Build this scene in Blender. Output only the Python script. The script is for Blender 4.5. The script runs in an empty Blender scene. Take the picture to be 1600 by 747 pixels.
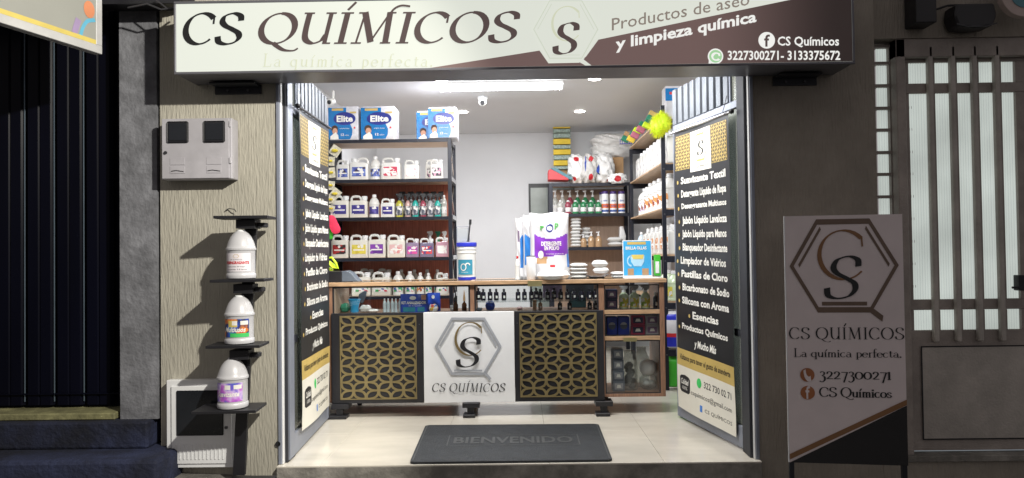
import bpy, bmesh, math, random
from mathutils import Vector, Matrix
R = math.radians
sc = bpy.context.scene
C = sc.collection
# ------------------------------------------------------------------ camera
F = 1150.0; W0, H0 = 1600.0, 747.0
CAM = Vector((0.0, -3.9, 1.1))
VPX, VPY, ROLL = 812.0, 395.0, 0.0133
_y = Vector(((VPX-800)/F, -(VPY-373.5)/F, -1)).normalized()
_x = Vector((math.cos(ROLL), math.sin(ROLL), 0)); _x = (_x - _x.dot(_y)*_y).normalized()
_z = _x.cross(_y)
Rcw = Matrix((_x, _y, _z))            # camera -> world (rows are the world axes in camera space)
cd = bpy.data.cameras.new('camera'); cam = bpy.data.objects.new('camera', cd); C.objects.link(cam)
cam.matrix_world = Matrix.Translation(CAM) @ Rcw.to_4x4()
cd.sensor_width = 36; cd.lens = 36*F/W0; cd.clip_end = 200; cd.clip_start = 0.05
sc.camera = cam
def ray(px, py): return Rcw @ Vector(((px-800)/F, (373.5-py)/F, -1))
def P(px, py, y):
    d = ray(px, py); return CAM + d*((y-CAM.y)/d.y)
def Zf(px, py, z):
    d = ray(px, py); return CAM + d*((z-CAM.z)/d.z)
# ------------------------------------------------------------------ world, lamps, exposure
w = bpy.data.worlds.new('World'); sc.world = w; w.use_nodes = True
bg = w.node_tree.nodes['Background']; bg.inputs[0].default_value = (1.0, 0.92, 0.92, 1); bg.inputs[1].default_value = 0.26
def lamp(name, kind, loc, power, col, size=0.1, target=None, **k):
    l = bpy.data.lights.new(name, kind); l.energy = power; l.color = col
    if kind == 'AREA':
        l.shape = 'RECTANGLE'; l.size = size; l.size_y = k.get('sy', size)
    else: l.shadow_soft_size = size
    o = bpy.data.objects.new(name, l); C.objects.link(o); o.location = loc
    if target: o.rotation_euler = (Vector(target)-Vector(loc)).to_track_quat('-Z', 'Y').to_euler()
    if kind == 'SPOT': l.spot_size = R(k['ang']); l.spot_blend = k.get('blend', .5)
    return o
lamp('street_lamp_light', 'SPOT', (1.05, -2.75, 3.0), 950, (1, .95, .85), .045, (-2.75, 0.0, .75), ang=56, blend=.35)
sc.view_settings.view_transform = 'Standard'; sc.view_settings.look = 'None'
sc.view_settings.exposure = 0; sc.view_settings.gamma = 1
try: sc.view_settings.use_curve_mapping = False
except Exception: pass
sc.cycles.use_denoising = True
sc.cycles.max_bounces = 8; sc.cycles.transparent_max_bounces = 16
sc.cycles.sample_clamp_indirect = 4
random.seed(7)

# ------------------------------------------------------------------ materials
M = {}
def nt(name):
    m = bpy.data.materials.new(name); m.use_nodes = True
    t = m.node_tree; return m, t, t.nodes, t.links, t.nodes['Principled BSDF']
def mat(name, col, rough=.5, metal=0, var=.12, scale=8, bump=0, bscale=60, stretch=(1, 1, 1), trans=0, emit=None, es=1, coat=0, dirt=0, spec=.5, bdet=5, iso=False):
    if name in M: return M[name]
    m, t, n, l, b = nt(name)
    b.inputs['Roughness'].default_value = rough; b.inputs['Metallic'].default_value = metal
    b.inputs['Specular IOR Level'].default_value = spec
    if trans: b.inputs['Transmission Weight'].default_value = trans
    if coat: b.inputs['Coat Weight'].default_value = coat
    tc = n.new('ShaderNodeTexCoord'); mp = n.new('ShaderNodeMapping'); mp.inputs['Scale'].default_value = stretch
    l.new(tc.outputs['Object'], mp.inputs[0])
    no = n.new('ShaderNodeTexNoise'); no.inputs['Scale'].default_value = scale; no.inputs['Detail'].default_value = 6
    l.new(tc.outputs['Object'] if iso else mp.outputs[0], no.inputs['Vector'])
    rp = n.new('ShaderNodeValToRGB'); rp.color_ramp.elements[0].position = .3; rp.color_ramp.elements[1].position = .7
    rp.color_ramp.elements[0].color = tuple(c*(1-var) for c in col)+(1,); rp.color_ramp.elements[1].color = tuple(min(1, c*(1+var)) for c in col)+(1,)
    l.new(no.outputs['Fac'], rp.inputs[0]); out = rp.outputs[0]
    if dirt:
        n2 = n.new('ShaderNodeTexNoise'); n2.inputs['Scale'].default_value = scale*.4; n2.inputs['Detail'].default_value = 10; n2.inputs['Roughness'].default_value = .7
        l.new(tc.outputs['Object'], n2.inputs['Vector'])
        r2 = n.new('ShaderNodeValToRGB'); r2.color_ramp.elements[0].position = .42; r2.color_ramp.elements[1].position = .62
        mx = n.new('ShaderNodeMixRGB'); mx.blend_type = 'MULTIPLY'; mx.inputs[0].default_value = dirt
        l.new(n2.outputs['Fac'], r2.inputs[0]); l.new(out, mx.inputs[1]); l.new(r2.outputs[0], mx.inputs[2]); out = mx.outputs[0]
    l.new(out, b.inputs['Base Color'])
    if bump:
        n3 = n.new('ShaderNodeTexNoise'); n3.inputs['Scale'].default_value = bscale; n3.inputs['Detail'].default_value = bdet
        l.new(mp.outputs[0], n3.inputs['Vector']); bp = n.new('ShaderNodeBump'); bp.inputs['Strength'].default_value = bump; bp.inputs['Distance'].default_value = .01
        l.new(n3.outputs['Fac'], bp.inputs['Height']); l.new(bp.outputs[0], b.inputs['Normal'])
    if emit:
        b.inputs['Emission Color'].default_value = emit+(1,); b.inputs['Emission Strength'].default_value = es
    M[name] = m; return m
def emis(name, col, s):
    m, t, n, l, b = nt(name); b.inputs['Base Color'].default_value = (*[c*.14 for c in col], 1)
    b.inputs['Emission Color'].default_value = (*col, 1); b.inputs['Emission Strength'].default_value = s; b.inputs['Roughness'].default_value = .35
    M[name] = m; return m
def glass(name, tint=(.93, .96, .96), refl=.9, base=.04):
    m, t, n, l, b = nt(name); n.remove(b)
    tr = n.new('ShaderNodeBsdfTransparent'); tr.inputs[0].default_value = (*tint, 1)
    gl = n.new('ShaderNodeBsdfGlossy'); gl.inputs['Roughness'].default_value = .02
    fr = n.new('ShaderNodeFresnel'); fr.inputs[0].default_value = 1.5
    mm = n.new('ShaderNodeMath'); mm.operation = 'MULTIPLY_ADD'; mm.inputs[1].default_value = refl; mm.inputs[2].default_value = base
    mx = n.new('ShaderNodeMixShader'); l.new(fr.outputs[0], mm.inputs[0]); l.new(mm.outputs[0], mx.inputs[0])
    l.new(tr.outputs[0], mx.inputs[1]); l.new(gl.outputs[0], mx.inputs[2]); l.new(mx.outputs[0], n['Material Output'].inputs[0])
    M[name] = m; return m
def clearplastic(name, tint, mixd=.35, dcol=(.8, .8, .8)):
    m, t, n, l, b = nt(name)
    b.inputs['Base Color'].default_value = (*dcol, 1); b.inputs['Roughness'].default_value = .2
    tr = n.new('ShaderNodeBsdfTransparent'); tr.inputs[0].default_value = (*tint, 1)
    mx = n.new('ShaderNodeMixShader'); mx.inputs[0].default_value = mixd
    l.new(tr.outputs[0], mx.inputs[1]); l.new(b.outputs[0], mx.inputs[2]); l.new(mx.outputs[0], n['Material Output'].inputs[0])
    M[name] = m; return m
def printmat(name, cols, scale=60, seed=0.0, rough=.45, stretch=(1, 1, 1)):
    """flat print: blocks of a few flat inks"""
    m, t, n, l, b = nt(name); b.inputs['Roughness'].default_value = rough
    tc = n.new('ShaderNodeTexCoord'); mp = n.new('ShaderNodeMapping'); mp.inputs['Location'].default_value = (seed, seed*.7, seed*1.3); mp.inputs['Scale'].default_value = stretch
    l.new(tc.outputs['Object'], mp.inputs[0])
    v = n.new('ShaderNodeTexVoronoi'); v.distance = 'CHEBYCHEV'; v.inputs['Scale'].default_value = scale
    l.new(mp.outputs[0], v.inputs['Vector'])
    sp = n.new('ShaderNodeSeparateColor'); l.new(v.outputs['Color'], sp.inputs[0])
    rp = n.new('ShaderNodeValToRGB'); rp.color_ramp.interpolation = 'CONSTANT'
    el = rp.color_ramp.elements
    tot = sum(c[1] for c in cols); pos = 0
    for i, (c, wgt) in enumerate(cols):
        e = el[i] if i < 2 else el.new(pos)
        e.position = pos; e.color = (*c, 1); pos += wgt/tot
    l.new(sp.outputs[0], rp.inputs[0]); l.new(rp.outputs[0], b.inputs['Base Color'])
    M[name] = m; return m
WHT = (.8, .8, .8); BLK = (.012, .012, .014)
mat('black', (.012, .012, .015), .45, var=.2); mat('black_metal', (.018, .02, .026), .42, .2, var=.2)
mat('white_paint', (.75, .76, .77), .4, var=.03); mat('interior_white', (.68, .69, .71), .7, var=.035, scale=1.6, dirt=.05, bump=.06, bscale=40)
mat('ceiling_white', (.66, .66, .67), .6, var=.02, scale=2)
mat('white_plastic', (.66, .66, .64), .32, var=.03, scale=20); mat('cream_plastic', (.66, .64, .58), .35, var=.04, scale=20)
mat('grey_frame', (.26, .285, .35), .42, .25, var=.07, scale=5, dirt=.12); mat('dark_gap', (.02, .022, .03), .6)
mat('wood_edge', (.42, .27, .155), .45, var=.3, scale=9, stretch=(1.5, 20, 20), bump=.1)
mat('wood_side', (.24, .13, .08), .45, var=.35, scale=7, stretch=(22, 22, 1.5), bump=.1)
mat('wood_under', (.58, .45, .35), .55, var=.15, scale=6, stretch=(1, 12, 1))
mat('mahogany', (.44, .14, .09), .32, var=.3, scale=5, stretch=(14, 1, 1.2))
mat('tan_board', (.40, .29, .22), .6, var=.12, scale=5, stretch=(10, 1, 1))
mat('plywood', (.46, .31, .19), .5, var=.2, scale=6, stretch=(16, 1.5, 4))
mat('clear_bag', (.84, .84, .83), .35, var=.04, scale=25, bump=.5, bscale=40)
mat('red_ink', (.55, .02, .03), .5); mat('blue_ink', (.02, .06, .38), .5); mat('skin', (.55, .30, .2), .6); mat('hair', (.05, .025, .015), .7)
mat('yellow_foam', (.78, .56, .06), .8, bump=.4, bscale=300); mat('green_scour', (.03, .22, .13), .9, bump=.6, bscale=300)
mat('gold', (.21, .165, .075), .45, .4, var=.12, scale=14); mat('brass', (.45, .40, .2), .35, .8)
mat('chrome', (.6, .6, .62), .2, 1); mat('steel_dark', (.1, .1, .11), .4, .8)
mat('card', (.45, .27, .13), .7)

def noiseprint(name, cols, scale=9, rough=.4, seed=0):
    m, t, n, l, b = nt(name); b.inputs['Roughness'].default_value = rough
    tc = n.new('ShaderNodeTexCoord'); no = n.new('ShaderNodeTexNoise'); no.noise_dimensions = '4D'; no.inputs['W'].default_value = seed; no.inputs['Scale'].default_value = scale; no.inputs['Detail'].default_value = 2
    l.new(tc.outputs['Object'], no.inputs['Vector']); rp = n.new('ShaderNodeValToRGB'); el = rp.color_ramp.elements
    for i, c in enumerate(cols):
        e = el[i] if i < 2 else el.new(.9); e.position = .3+.4*i/(len(cols)-1); e.color = (*c, 1)
    l.new(no.outputs['Fac'], rp.inputs[0]); l.new(rp.outputs[0], b.inputs['Base Color']); M[name] = m; return m
NUM = ('first', 'second', 'third', 'fourth', 'fifth', 'sixth', 'seventh', 'eighth', 'ninth', 'tenth', 'eleventh', 'twelfth', 'thirteenth', 'fourteenth', 'fifteenth', 'sixteenth', 'seventeenth', 'eighteenth')
# ------------------------------------------------------------------ mesh builder
class MB:
    def __init__(s): s.v = []; s.f = []; s.mi = []; s.cur = 0
    def add(s, vs, fs):
        o = len(s.v); s.v += [Vector(v) for v in vs]; s.f += [tuple(i+o for i in f) for f in fs]; s.mi += [s.cur]*len(fs); return s
    def box(s, x0, x1, y0, y1, z0, z1, mtx=None):
        vs = [Vector((x, y, z)) for x in (x0, x1) for y in (y0, y1) for z in (z0, z1)]
        if mtx: vs = [mtx @ v for v in vs]
        return s.add(vs, [(0, 1, 3, 2), (4, 6, 7, 5), (0, 4, 5, 1), (2, 3, 7, 6), (0, 2, 6, 4), (1, 5, 7, 3)])
    def cyl(s, p0, p1, r0, r1=None, n=12, cap=True):
        r1 = r0 if r1 is None else r1; p0 = Vector(p0); p1 = Vector(p1); d = (p1-p0).normalized()
        a = d.orthogonal().normalized(); b = d.cross(a); vs = []
        for p, r in ((p0, r0), (p1, r1)):
            for i in range(n): t = 2*math.pi*i/n; vs.append(p+(a*math.cos(t)+b*math.sin(t))*r)
        fs = [(i, (i+1) % n, n+(i+1) % n, n+i) for i in range(n)]
        if cap: fs += [tuple(range(n))[::-1], tuple(range(n, 2*n))]
        return s.add(vs, fs)
    def tube(s, pts, r, n=8):
        pts = [Vector(p) for p in pts]; vs = []; a = None
        for i, p in enumerate(pts):
            d = (pts[min(i+1, len(pts)-1)]-pts[max(i-1, 0)]).normalized()
            a = (a - a.dot(d)*d).normalized() if a else d.orthogonal().normalized(); b = d.cross(a)
            for k in range(n): t = 2*math.pi*k/n; vs.append(p+(a*math.cos(t)+b*math.sin(t))*r)
        fs = [(i*n+k, i*n+(k+1) % n, (i+1)*n+(k+1) % n, (i+1)*n+k) for i in range(len(pts)-1) for k in range(n)]
        fs += [tuple(range(n))[::-1], tuple(range((len(pts)-1)*n, len(pts)*n))]
        return s.add(vs, fs)
    def lathe(s, prof, c=(0, 0, 0), n=20, sx=1, sy=1):
        vs = [(c[0]+r*math.cos(2*math.pi*i/n)*sx, c[1]+r*math.sin(2*math.pi*i/n)*sy, c[2]+z) for r, z in prof for i in range(n)]
        fs = [(j*n+i, j*n+(i+1) % n, (j+1)*n+(i+1) % n, (j+1)*n+i) for j in range(len(prof)-1) for i in range(n)]
        fs += [tuple(range(n))[::-1], tuple(range((len(prof)-1)*n, len(prof)*n))]
        return s.add(vs, fs)
    def prism(s, poly, y0, y1, mp=None):
        """poly in (x,z), extruded y0..y1"""
        n = len(poly); vs = [Vector((x, y0, z)) for x, z in poly]+[Vector((x, y1, z)) for x, z in poly]
        if mp: vs = [mp(v) for v in vs]
        fs = [tuple(range(n)), tuple(range(n, 2*n))[::-1]]+[(i, n+i, n+(i+1) % n, (i+1) % n) for i in range(n)]
        return s.add(vs, fs)
    def grid(s, fn, nu, nv, mfn=None):
        o = len(s.v); s.v += [Vector(fn(i/nu, j/nv)) for j in range(nv+1) for i in range(nu+1)]
        for j in range(nv):
            for i in range(nu):
                a = o+j*(nu+1)+i; s.f.append((a, a+1, a+nu+2, a+nu+1))
                s.mi.append(mfn((i+.5)/nu, (j+.5)/nv) if mfn else s.cur)
        return s
    def build(s, name, m, parent=None, loc=None, bev=0, smooth=False, seg=1, fix=True):
        org = Vector(loc) if loc is not None else Vector((0, 0, 0))
        if parent is not None: org = WORG[parent.name]
        me = bpy.data.meshes.new(name)
        bm = bmesh.new()
        vv = [bm.verts.new(v-org) for v in s.v]
        for f, k in zip(s.f, s.mi):
            try: nf = bm.faces.new([vv[i] for i in f]); nf.material_index = k; nf.smooth = smooth
            except ValueError: pass
        if fix: bmesh.ops.recalc_face_normals(bm, faces=bm.faces)
        if bev:
            es = [e for e in bm.edges if len(e.link_faces) == 2 and e.calc_face_angle(0) > R(25)]
            bmesh.ops.bevel(bm, geom=es, offset=bev, segments=seg, affect='EDGES', profile=.5)
            if smooth:
                for f in bm.faces: f.smooth = True
        ng = [f for f in bm.faces if len(f.verts) > 4]
        if ng: bmesh.ops.triangulate(bm, faces=ng)
        bm.to_mesh(me); bm.free()
        ms = m if isinstance(m, (list, tuple)) else [m]
        for q in ms: me.materials.append(M[q] if isinstance(q, str) else q)
        if smooth:
            try: me.set_sharp_from_angle(angle=R(40))
            except Exception: pass
        o = bpy.data.objects.new(name, me); C.objects.link(o)
        if parent is not None: o.parent = parent; WORG[o.name] = org
        else: o.location = org; WORG[o.name] = org
        return o
WORG = {}
def tag(o, label=None, cat=None, group=None, kind=None):
    if label: o['label'] = label
    if cat: o['category'] = cat
    if group: o['group'] = group
    if kind: o['kind'] = kind
    return o
def thing(name, label, cat, loc=(0, 0, 0), group=None):
    o = bpy.data.objects.new(name, None); C.objects.link(o); o.location = loc; o.empty_display_size = .05
    WORG[o.name] = Vector(loc); return tag(o, label, cat, group)
def copy_tree(root, loc, rz=0, scale=(1, 1, 1), label=None, group=None, mats=None, skip=()):
    r = root.copy(); C.objects.link(r); r.location = loc; r.rotation_euler = (0, 0, rz); r.scale = scale
    if label: r['label'] = label
    if group: r['group'] = group
    def rec(a, b):
        for ch in KIDS.get(a.name, []):
            base = ch.name.split('.')[0]
            if base in skip: continue
            c = ch.copy(); C.objects.link(c); c.parent = b; c.location = (0, 0, 0)
            if mats and base in mats:
                c.material_slots[0].link = 'OBJECT'; c.material_slots[0].material = M[mats[base]]
            rec(ch, c)
    rec(root, r)
    return r
KIDS = {}
def proto_done(root):
    for o in C.objects:
        if o.parent: KIDS.setdefault(o.parent.name, [])
    def rec(a):
        KIDS[a.name] = [o for o in C.objects if o.parent == a]
        for k in KIDS[a.name]: rec(k)
    rec(root)
def kill(root):
    for k in KIDS.get(root.name, []): kill(k)
    bpy.data.objects.remove(root)

# ------------------------------------------------------------------ text with the built-in font
_TX = {}
def text_geo(s, bold=0.0, shear=0.0):
    k = (s, bold, shear)
    if k in _TX: return _TX[k]
    cu = bpy.data.curves.new('t', 'FONT'); cu.body = s; cu.resolution_u = 2; cu.offset = bold; cu.shear = shear; cu.fill_mode = 'FRONT'
    o = bpy.data.objects.new('t', cu); C.objects.link(o)
    dg = bpy.context.evaluated_depsgraph_get(); me = bpy.data.meshes.new_from_object(o.evaluated_get(dg))
    vs = [(v.co.x, v.co.y) for v in me.vertices]; fs = [tuple(p.vertices) for p in me.polygons]
    bpy.data.objects.remove(o); bpy.data.curves.remove(cu); bpy.data.meshes.remove(me)
    _TX[k] = (vs, fs); return vs, fs
def text_fit(mb, s, box, fn, bold=0.0, shear=0.0, nodesc=False):
    """write s into box (u0,u1,v0,v1), fn(u,v)->3D point"""
    vs, fs = text_geo(s, bold, shear)
    if not vs: return
    x0 = min(v[0] for v in vs); x1 = max(v[0] for v in vs); y0 = min(v[1] for v in vs); y1 = max(v[1] for v in vs)
    u0, u1, v0, v1 = box
    mb.add([fn(u0+(x-x0)/(x1-x0)*(u1-u0), v0+(y-y0)/(y1-y0)*(v1-v0)) for x, y in vs], fs)

# ------------------------------------------------------------------ pen-drawn serif lettering
def arc(cx, cy, rx, ry, a0, a1, n=16):
    return [(cx+rx*math.cos(R(a0+(a1-a0)*i/n)), cy+ry*math.sin(R(a0+(a1-a0)*i/n))) for i in range(n+1)]
def spl(pts, k=6):
    out = []; p = [pts[0]]+list(pts)+[pts[-1]]
    for i in range(1, len(p)-2):
        for j in range(k):
            t = j/k; a, b, c, d = p[i-1], p[i], p[i+1], p[i+2]
            out.append(tuple(.5*((2*b[q])+(-a[q]+c[q])*t+(2*a[q]-5*b[q]+4*c[q]-d[q])*t*t+(-a[q]+3*b[q]-3*c[q]+d[q])*t**3) for q in (0, 1)))
    out.append(tuple(pts[-1])); return out
def sf(x, y, a=.11): return ([(x-a, y), (x+a, y)], .0)
S_ = spl([(.64, .76), (.60, .92), (.40, 1.0), (.18, .92), (.12, .74), (.22, .60), (.42, .49), (.62, .36), (.66, .20), (.54, .05), (.32, .0), (.12, .07), (.06, .25)])
GL = {
 'C': ([(arc(.47, .5, .42, .5, 42, 318, 26), 1), ([(.79, .86), (.80, .68)], .0)], .88),
 'S': ([(S_, 1)], .74),
 'Q': ([(arc(.5, .5, .44, .5, 90, 450, 32), 1), (spl([(.46, .02), (.6, -.1), (.8, -.22), (1.05, -.24), (1.16, -.16)]), .8)], 1.04),
 'O': ([(arc(.5, .5, .44, .5, 90, 450, 32), 1)], 1.02),
 'U': ([(spl([(.16, 1), (.16, .4), (.22, .12), (.42, .0), (.62, .08), (.72, .28)]), 1), ([(.74, 1), (.74, .0)], .75), sf(.16, 1), sf(.74, 1), sf(.80, 0, .07)], .92),
 'I': ([([(.2, 0), (.2, 1)], 1), sf(.2, 0, .14), sf(.2, 1, .14)], .42),
 'M': ([([(.14, 0), (.2, 1)], .25), ([(.2, 1), (.52, .05)], 1), ([(.52, .05), (.86, 1)], .25), ([(.86, 1), (.92, 0)], 1), sf(.14, 0), sf(.92, 0), sf(.14, 1, .08), sf(.92, 1, .08)], 1.12),
 'L': ([([(.2, 0), (.2, 1)], 1), sf(.2, 1), ([(.08, 0), (.64, 0)], .0), ([(.64, 0), (.66, .2)], .0)], .72),
 'a': ([([(.4, .42), (.4, .06), (.48, 0)], 1), (spl([(.08, .44), (.2, .55), (.34, .53), (.4, .42)]), .4), (arc(.23, .155, .17, .155, 60, 350, 12), .8)], .54),
 'c': ([(arc(.27, .27, .23, .27, 50, 315, 16), 1)], .52),
 'e': ([(arc(.27, .27, .23, .27, 8, 320, 16), 1), ([(.06, .29), (.49, .29)], .0)], .55),
 'f': ([([(.16, 0), (.16, .8)], 1), (arc(.29, .8, .13, .19, 180, 50, 8), .8), ([(.02, .54), (.34, .54)], .0), sf(.16, 0, .1)], .36),
 'i': ([([(.14, 0), (.14, .54)], 1), sf(.14, 0, .1), ([(.04, .54), (.14, .54)], .0), ([(.14, .70), (.14, .80)], 1.2)], .30),
 'í': ([([(.14, 0), (.14, .54)], 1), sf(.14, 0, .1), ([(.04, .54), (.14, .54)], .0), ([(.12, .66), (.26, .88)], .8)], .30),
 'm': ([([(.14, 0), (.14, .54)], 1), (spl([(.14, .40), (.28, .54), (.4, .48), (.42, .3), (.42, 0)]), 1), (spl([(.42, .40), (.56, .54), (.68, .48), (.70, .3), (.70, 0)]), 1), sf(.14, 0, .08), sf(.42, 0, .08), sf(.70, 0, .08)], .86),
 'o': ([(arc(.28, .27, .24, .27, 90, 450, 20), 1)], .58),
 'p': ([([(.14, -.25), (.14, .54)], 1), (arc(.28, .27, .22, .27, 140, -140, 16), 1), sf(.14, -.25, .1)], .56),
 'q': ([([(.46, -.25), (.46, .54)], 1), (arc(.28, .27, .22, .27, 40, 320, 16), 1), sf(.46, -.25, .1)], .6),
 'r': ([([(.14, 0), (.14, .54)], 1), (spl([(.14, .38), (.24, .52), (.36, .52)]), .7), sf(.14, 0, .1)], .40),
 's': ([([(x*.55+.02, y*.54) for x, y in S_], .8)], .44),
 't': ([([(.16, .74), (.16, .1), (.24, .01), (.34, .06)], 1), ([(.04, .54), (.32, .54)], .0)], .38),
 'u': ([(spl([(.12, .54), (.12, .18), (.2, .02), (.34, .04), (.44, .16)]), 1), ([(.46, .54), (.46, 0)], 1), sf(.08, .54, .05), sf(.5, 0, .05)], .60),
 '.': ([([(.1, .0), (.1, .1)], 1.3)], .24), ' ': ([], .34),
 '0': ([(arc(.28, .27, .24, .27, 90, 450, 20), 1)], .60), '1': ([([(.16, 0), (.16, .56)], 1), sf(.16, 0, .1), ([(.04, .5), (.16, .56)], .3)], .34),
 '2': ([(spl([(.06, .40), (.14, .54), (.32, .54), (.40, .40), (.28, .2), (.06, .03)]), .9), ([(.05, .02), (.46, .02)], .5)], .52),
 '3': ([(spl([(.08, .48), (.2, .56), (.36, .5), (.34, .32), (.2, .24)]), .8), (spl([(.2, .24), (.38, .16), (.40, -.08), (.22, -.24), (.04, -.16)]), 1)], .50),
 '7': ([([(.04, .52), (.44, .52)], .5), ([(.44, .52), (.2, -.24)], .8)], .48),
}
def pen(mb, s, box, fn, nib=.11, ang=0.0, thin=.028, shear=0.0, asc=1.0, track=0.0, acc=True, lift=.0002, flour=False):
    """box=(u0,u1,v0,v1): u extent fits the string, v0 baseline, v1 cap height"""
    x = 0; strokes = []
    for ch in s:
        g = 'I' if ch == 'Í' else ch
        st, adv = GL[g]
        for pts, wt in st: strokes.append(([(px+x, py) for px, py in pts], wt))
        if ch == 'Í' and acc: strokes.append(([(x+.2, 1.12), (x+.34, 1.34)], .8))
        x += adv+track
    x -= track
    u0, u1, v0, v1 = box; hs = v1-v0
    xs = [p[0]+shear*p[1] for pts, _ in strokes for p in pts]; xa, xb = min(xs), max(xs); sx = (u1-u0)/(xb-xa)
    for k, (pts, wt) in enumerate(strokes):
        L = []; Rr = []
        for i, p in enumerate(pts):
            a = pts[max(i-1, 0)]; b = pts[min(i+1, len(pts)-1)]; dx, dy = b[0]-a[0], b[1]-a[1]; d = math.hypot(dx, dy) or 1; dx /= d; dy /= d
            th = math.atan2(dy, dx); wd = max(thin, nib*wt*abs(math.sin(th-R(ang))))
            e = 0 if len(pts) > 3 else (thin*.5 if i == 0 else -thin*.5)
            L.append((p[0]-dy*wd/2-dx*e, p[1]+dx*wd/2-dy*e)); Rr.append((p[0]+dy*wd/2-dx*e, p[1]-dx*wd/2-dy*e))
        vs = [fn(u0+((q[0]+shear*q[1])-xa)*sx, v0+q[1]*hs, (k % 9)*lift) for q in L+Rr]; n = len(L)
        mb.add(vs, [(i, i+1, n+i+1, n+i) for i in range(n-1)])
def disc(mb, c, r, fn, n=20, d=0):
    mb.add([fn(c[0]+r*math.cos(2*math.pi*i/n), c[1]+r*math.sin(2*math.pi*i/n), d) for i in range(n)], [tuple(range(n))])
def line(mb, pts, wd, fn, d=0, close=False):
    """constant width polyline with mitred joints in (u,v)"""
    n = len(pts); L = []; Q = []
    for i, p in enumerate(pts):
        a = pts[(i-1) % n] if (close or i > 0) else None; b = pts[(i+1) % n] if (close or i < n-1) else None
        def nr(s, e): dx, dy = e[0]-s[0], e[1]-s[1]; q = math.hypot(dx, dy); return (-dy/q, dx/q)
        n1 = nr(a, p) if a else nr(p, b); n2 = nr(p, b) if b else n1
        mx, my = n1[0]+n2[0], n1[1]+n2[1]; q = math.hypot(mx, my); mx /= q; my /= q; sc_ = wd/2/max(.3, mx*n1[0]+my*n1[1])
        L.append((p[0]+mx*sc_, p[1]+my*sc_)); Q.append((p[0]-mx*sc_, p[1]-my*sc_))
    vs = [fn(u, v, d) for u, v in L+Q]; m = n if close else n-1
    mb.add(vs, [(i, (i+1) % n, n+(i+1) % n, n+i) for i in range(m)])
def hexpts(cx, cy, rx, ry):   # flat-topped
    return [(cx-rx, cy), (cx-rx*.5, cy+ry), (cx+rx*.5, cy+ry), (cx+rx, cy), (cx+rx*.5, cy-ry), (cx-rx*.5, cy-ry)]
def emblem(fn, cx, cy, rx, ry, lw, matl, mC, mS, parent, gap=.12):
    mb = MB(); h = hexpts(cx, cy, rx, ry); line(mb, h, lw, fn, 0, True)
    k = [(cx+(x-cx)*.86, cy+(y-cy)*.86) for x, y in h]
    for a, b in ((0, 1), (2, 3), (4, 5)): line(mb, [k[a], k[b]], lw*.7, fn, 0)
    line(mb, [h[4], (h[4][0]+rx*.22, h[4][1]-ry*.2)], lw*1.15, fn, .0003); mb.build('hexagon', matl, parent)
    mc = MB(); hh = ry
    pen(mc, 'C', (cx-rx*.46, cx+rx*.36, cy-ry*.31, cy+ry*.80), lambda u, v, d=0: fn(u, v, .0012+d), nib=.085, ang=25, thin=.03)
    mc.build('letter_c', mC, parent)
    ms = MB(); pen(ms, 'S', (cx-rx*.33, cx+rx*.28, cy-ry*.74, cy+ry*.21), lambda u, v, d=0: fn(u, v, .003+d), nib=.13, ang=12, thin=.035, shear=.18)
    ms.build('letter_s', mS, parent)
# ================================================================== THE SETTING
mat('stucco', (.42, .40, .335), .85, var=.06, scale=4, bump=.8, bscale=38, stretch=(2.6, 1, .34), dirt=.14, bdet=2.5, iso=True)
mat('stucco_shaded', (.35, .315, .265), .9, var=.08, scale=3, bump=.8, bscale=38, stretch=(2.6, 1, .34), dirt=.25, bdet=2.5, iso=True)  # same stucco as the left wall, its shade put into a darker colour
mat('old_concrete', (.215, .22, .24), .9, var=.25, scale=9, bump=.7, bscale=40, dirt=.38)
mat('step_concrete', (.30, .285, .255), .85, var=.2, scale=9, bump=.5, bscale=60, dirt=.5)
mat('pavement', (.20, .19, .17), .9, var=.25, scale=6, bump=.8, bscale=90, dirt=.5)
mat('asphalt', (.05, .05, .052), .9, var=.2, scale=30, bump=.6, bscale=200)
mat('blue_step', (.014, .019, .048), .8, var=.6, scale=5, bump=.8, bscale=40, dirt=.75)
mat('yellow_step', (.26, .25, .12), .7, var=.35, scale=12, bump=.4, bscale=60, dirt=.4)
mat('gate_navy', (.0022, .0025, .007), .36, var=.3, scale=3, stretch=(1, 1, .3), spec=.10)
mat('gate_seam', (.12, .16, .20), .35, .5)
mat('bar_grey', (.50, .465, .42), .55, var=.12, scale=6, bump=.3, bscale=90, dirt=.25)
mat('door_brown', (.40, .355, .32), .6, var=.12, scale=6, bump=.3, bscale=90, dirt=.3)
mat('tile_cream', (.66, .62, .54), .2, var=.09, dirt=.10, scale=2.2, stretch=(1, 3, 1)); M['tile_cream'].node_tree.nodes['Principled BSDF'].inputs['Coat Weight'].default_value = .2
mat('grout', (.50, .47, .41), .8)

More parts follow.
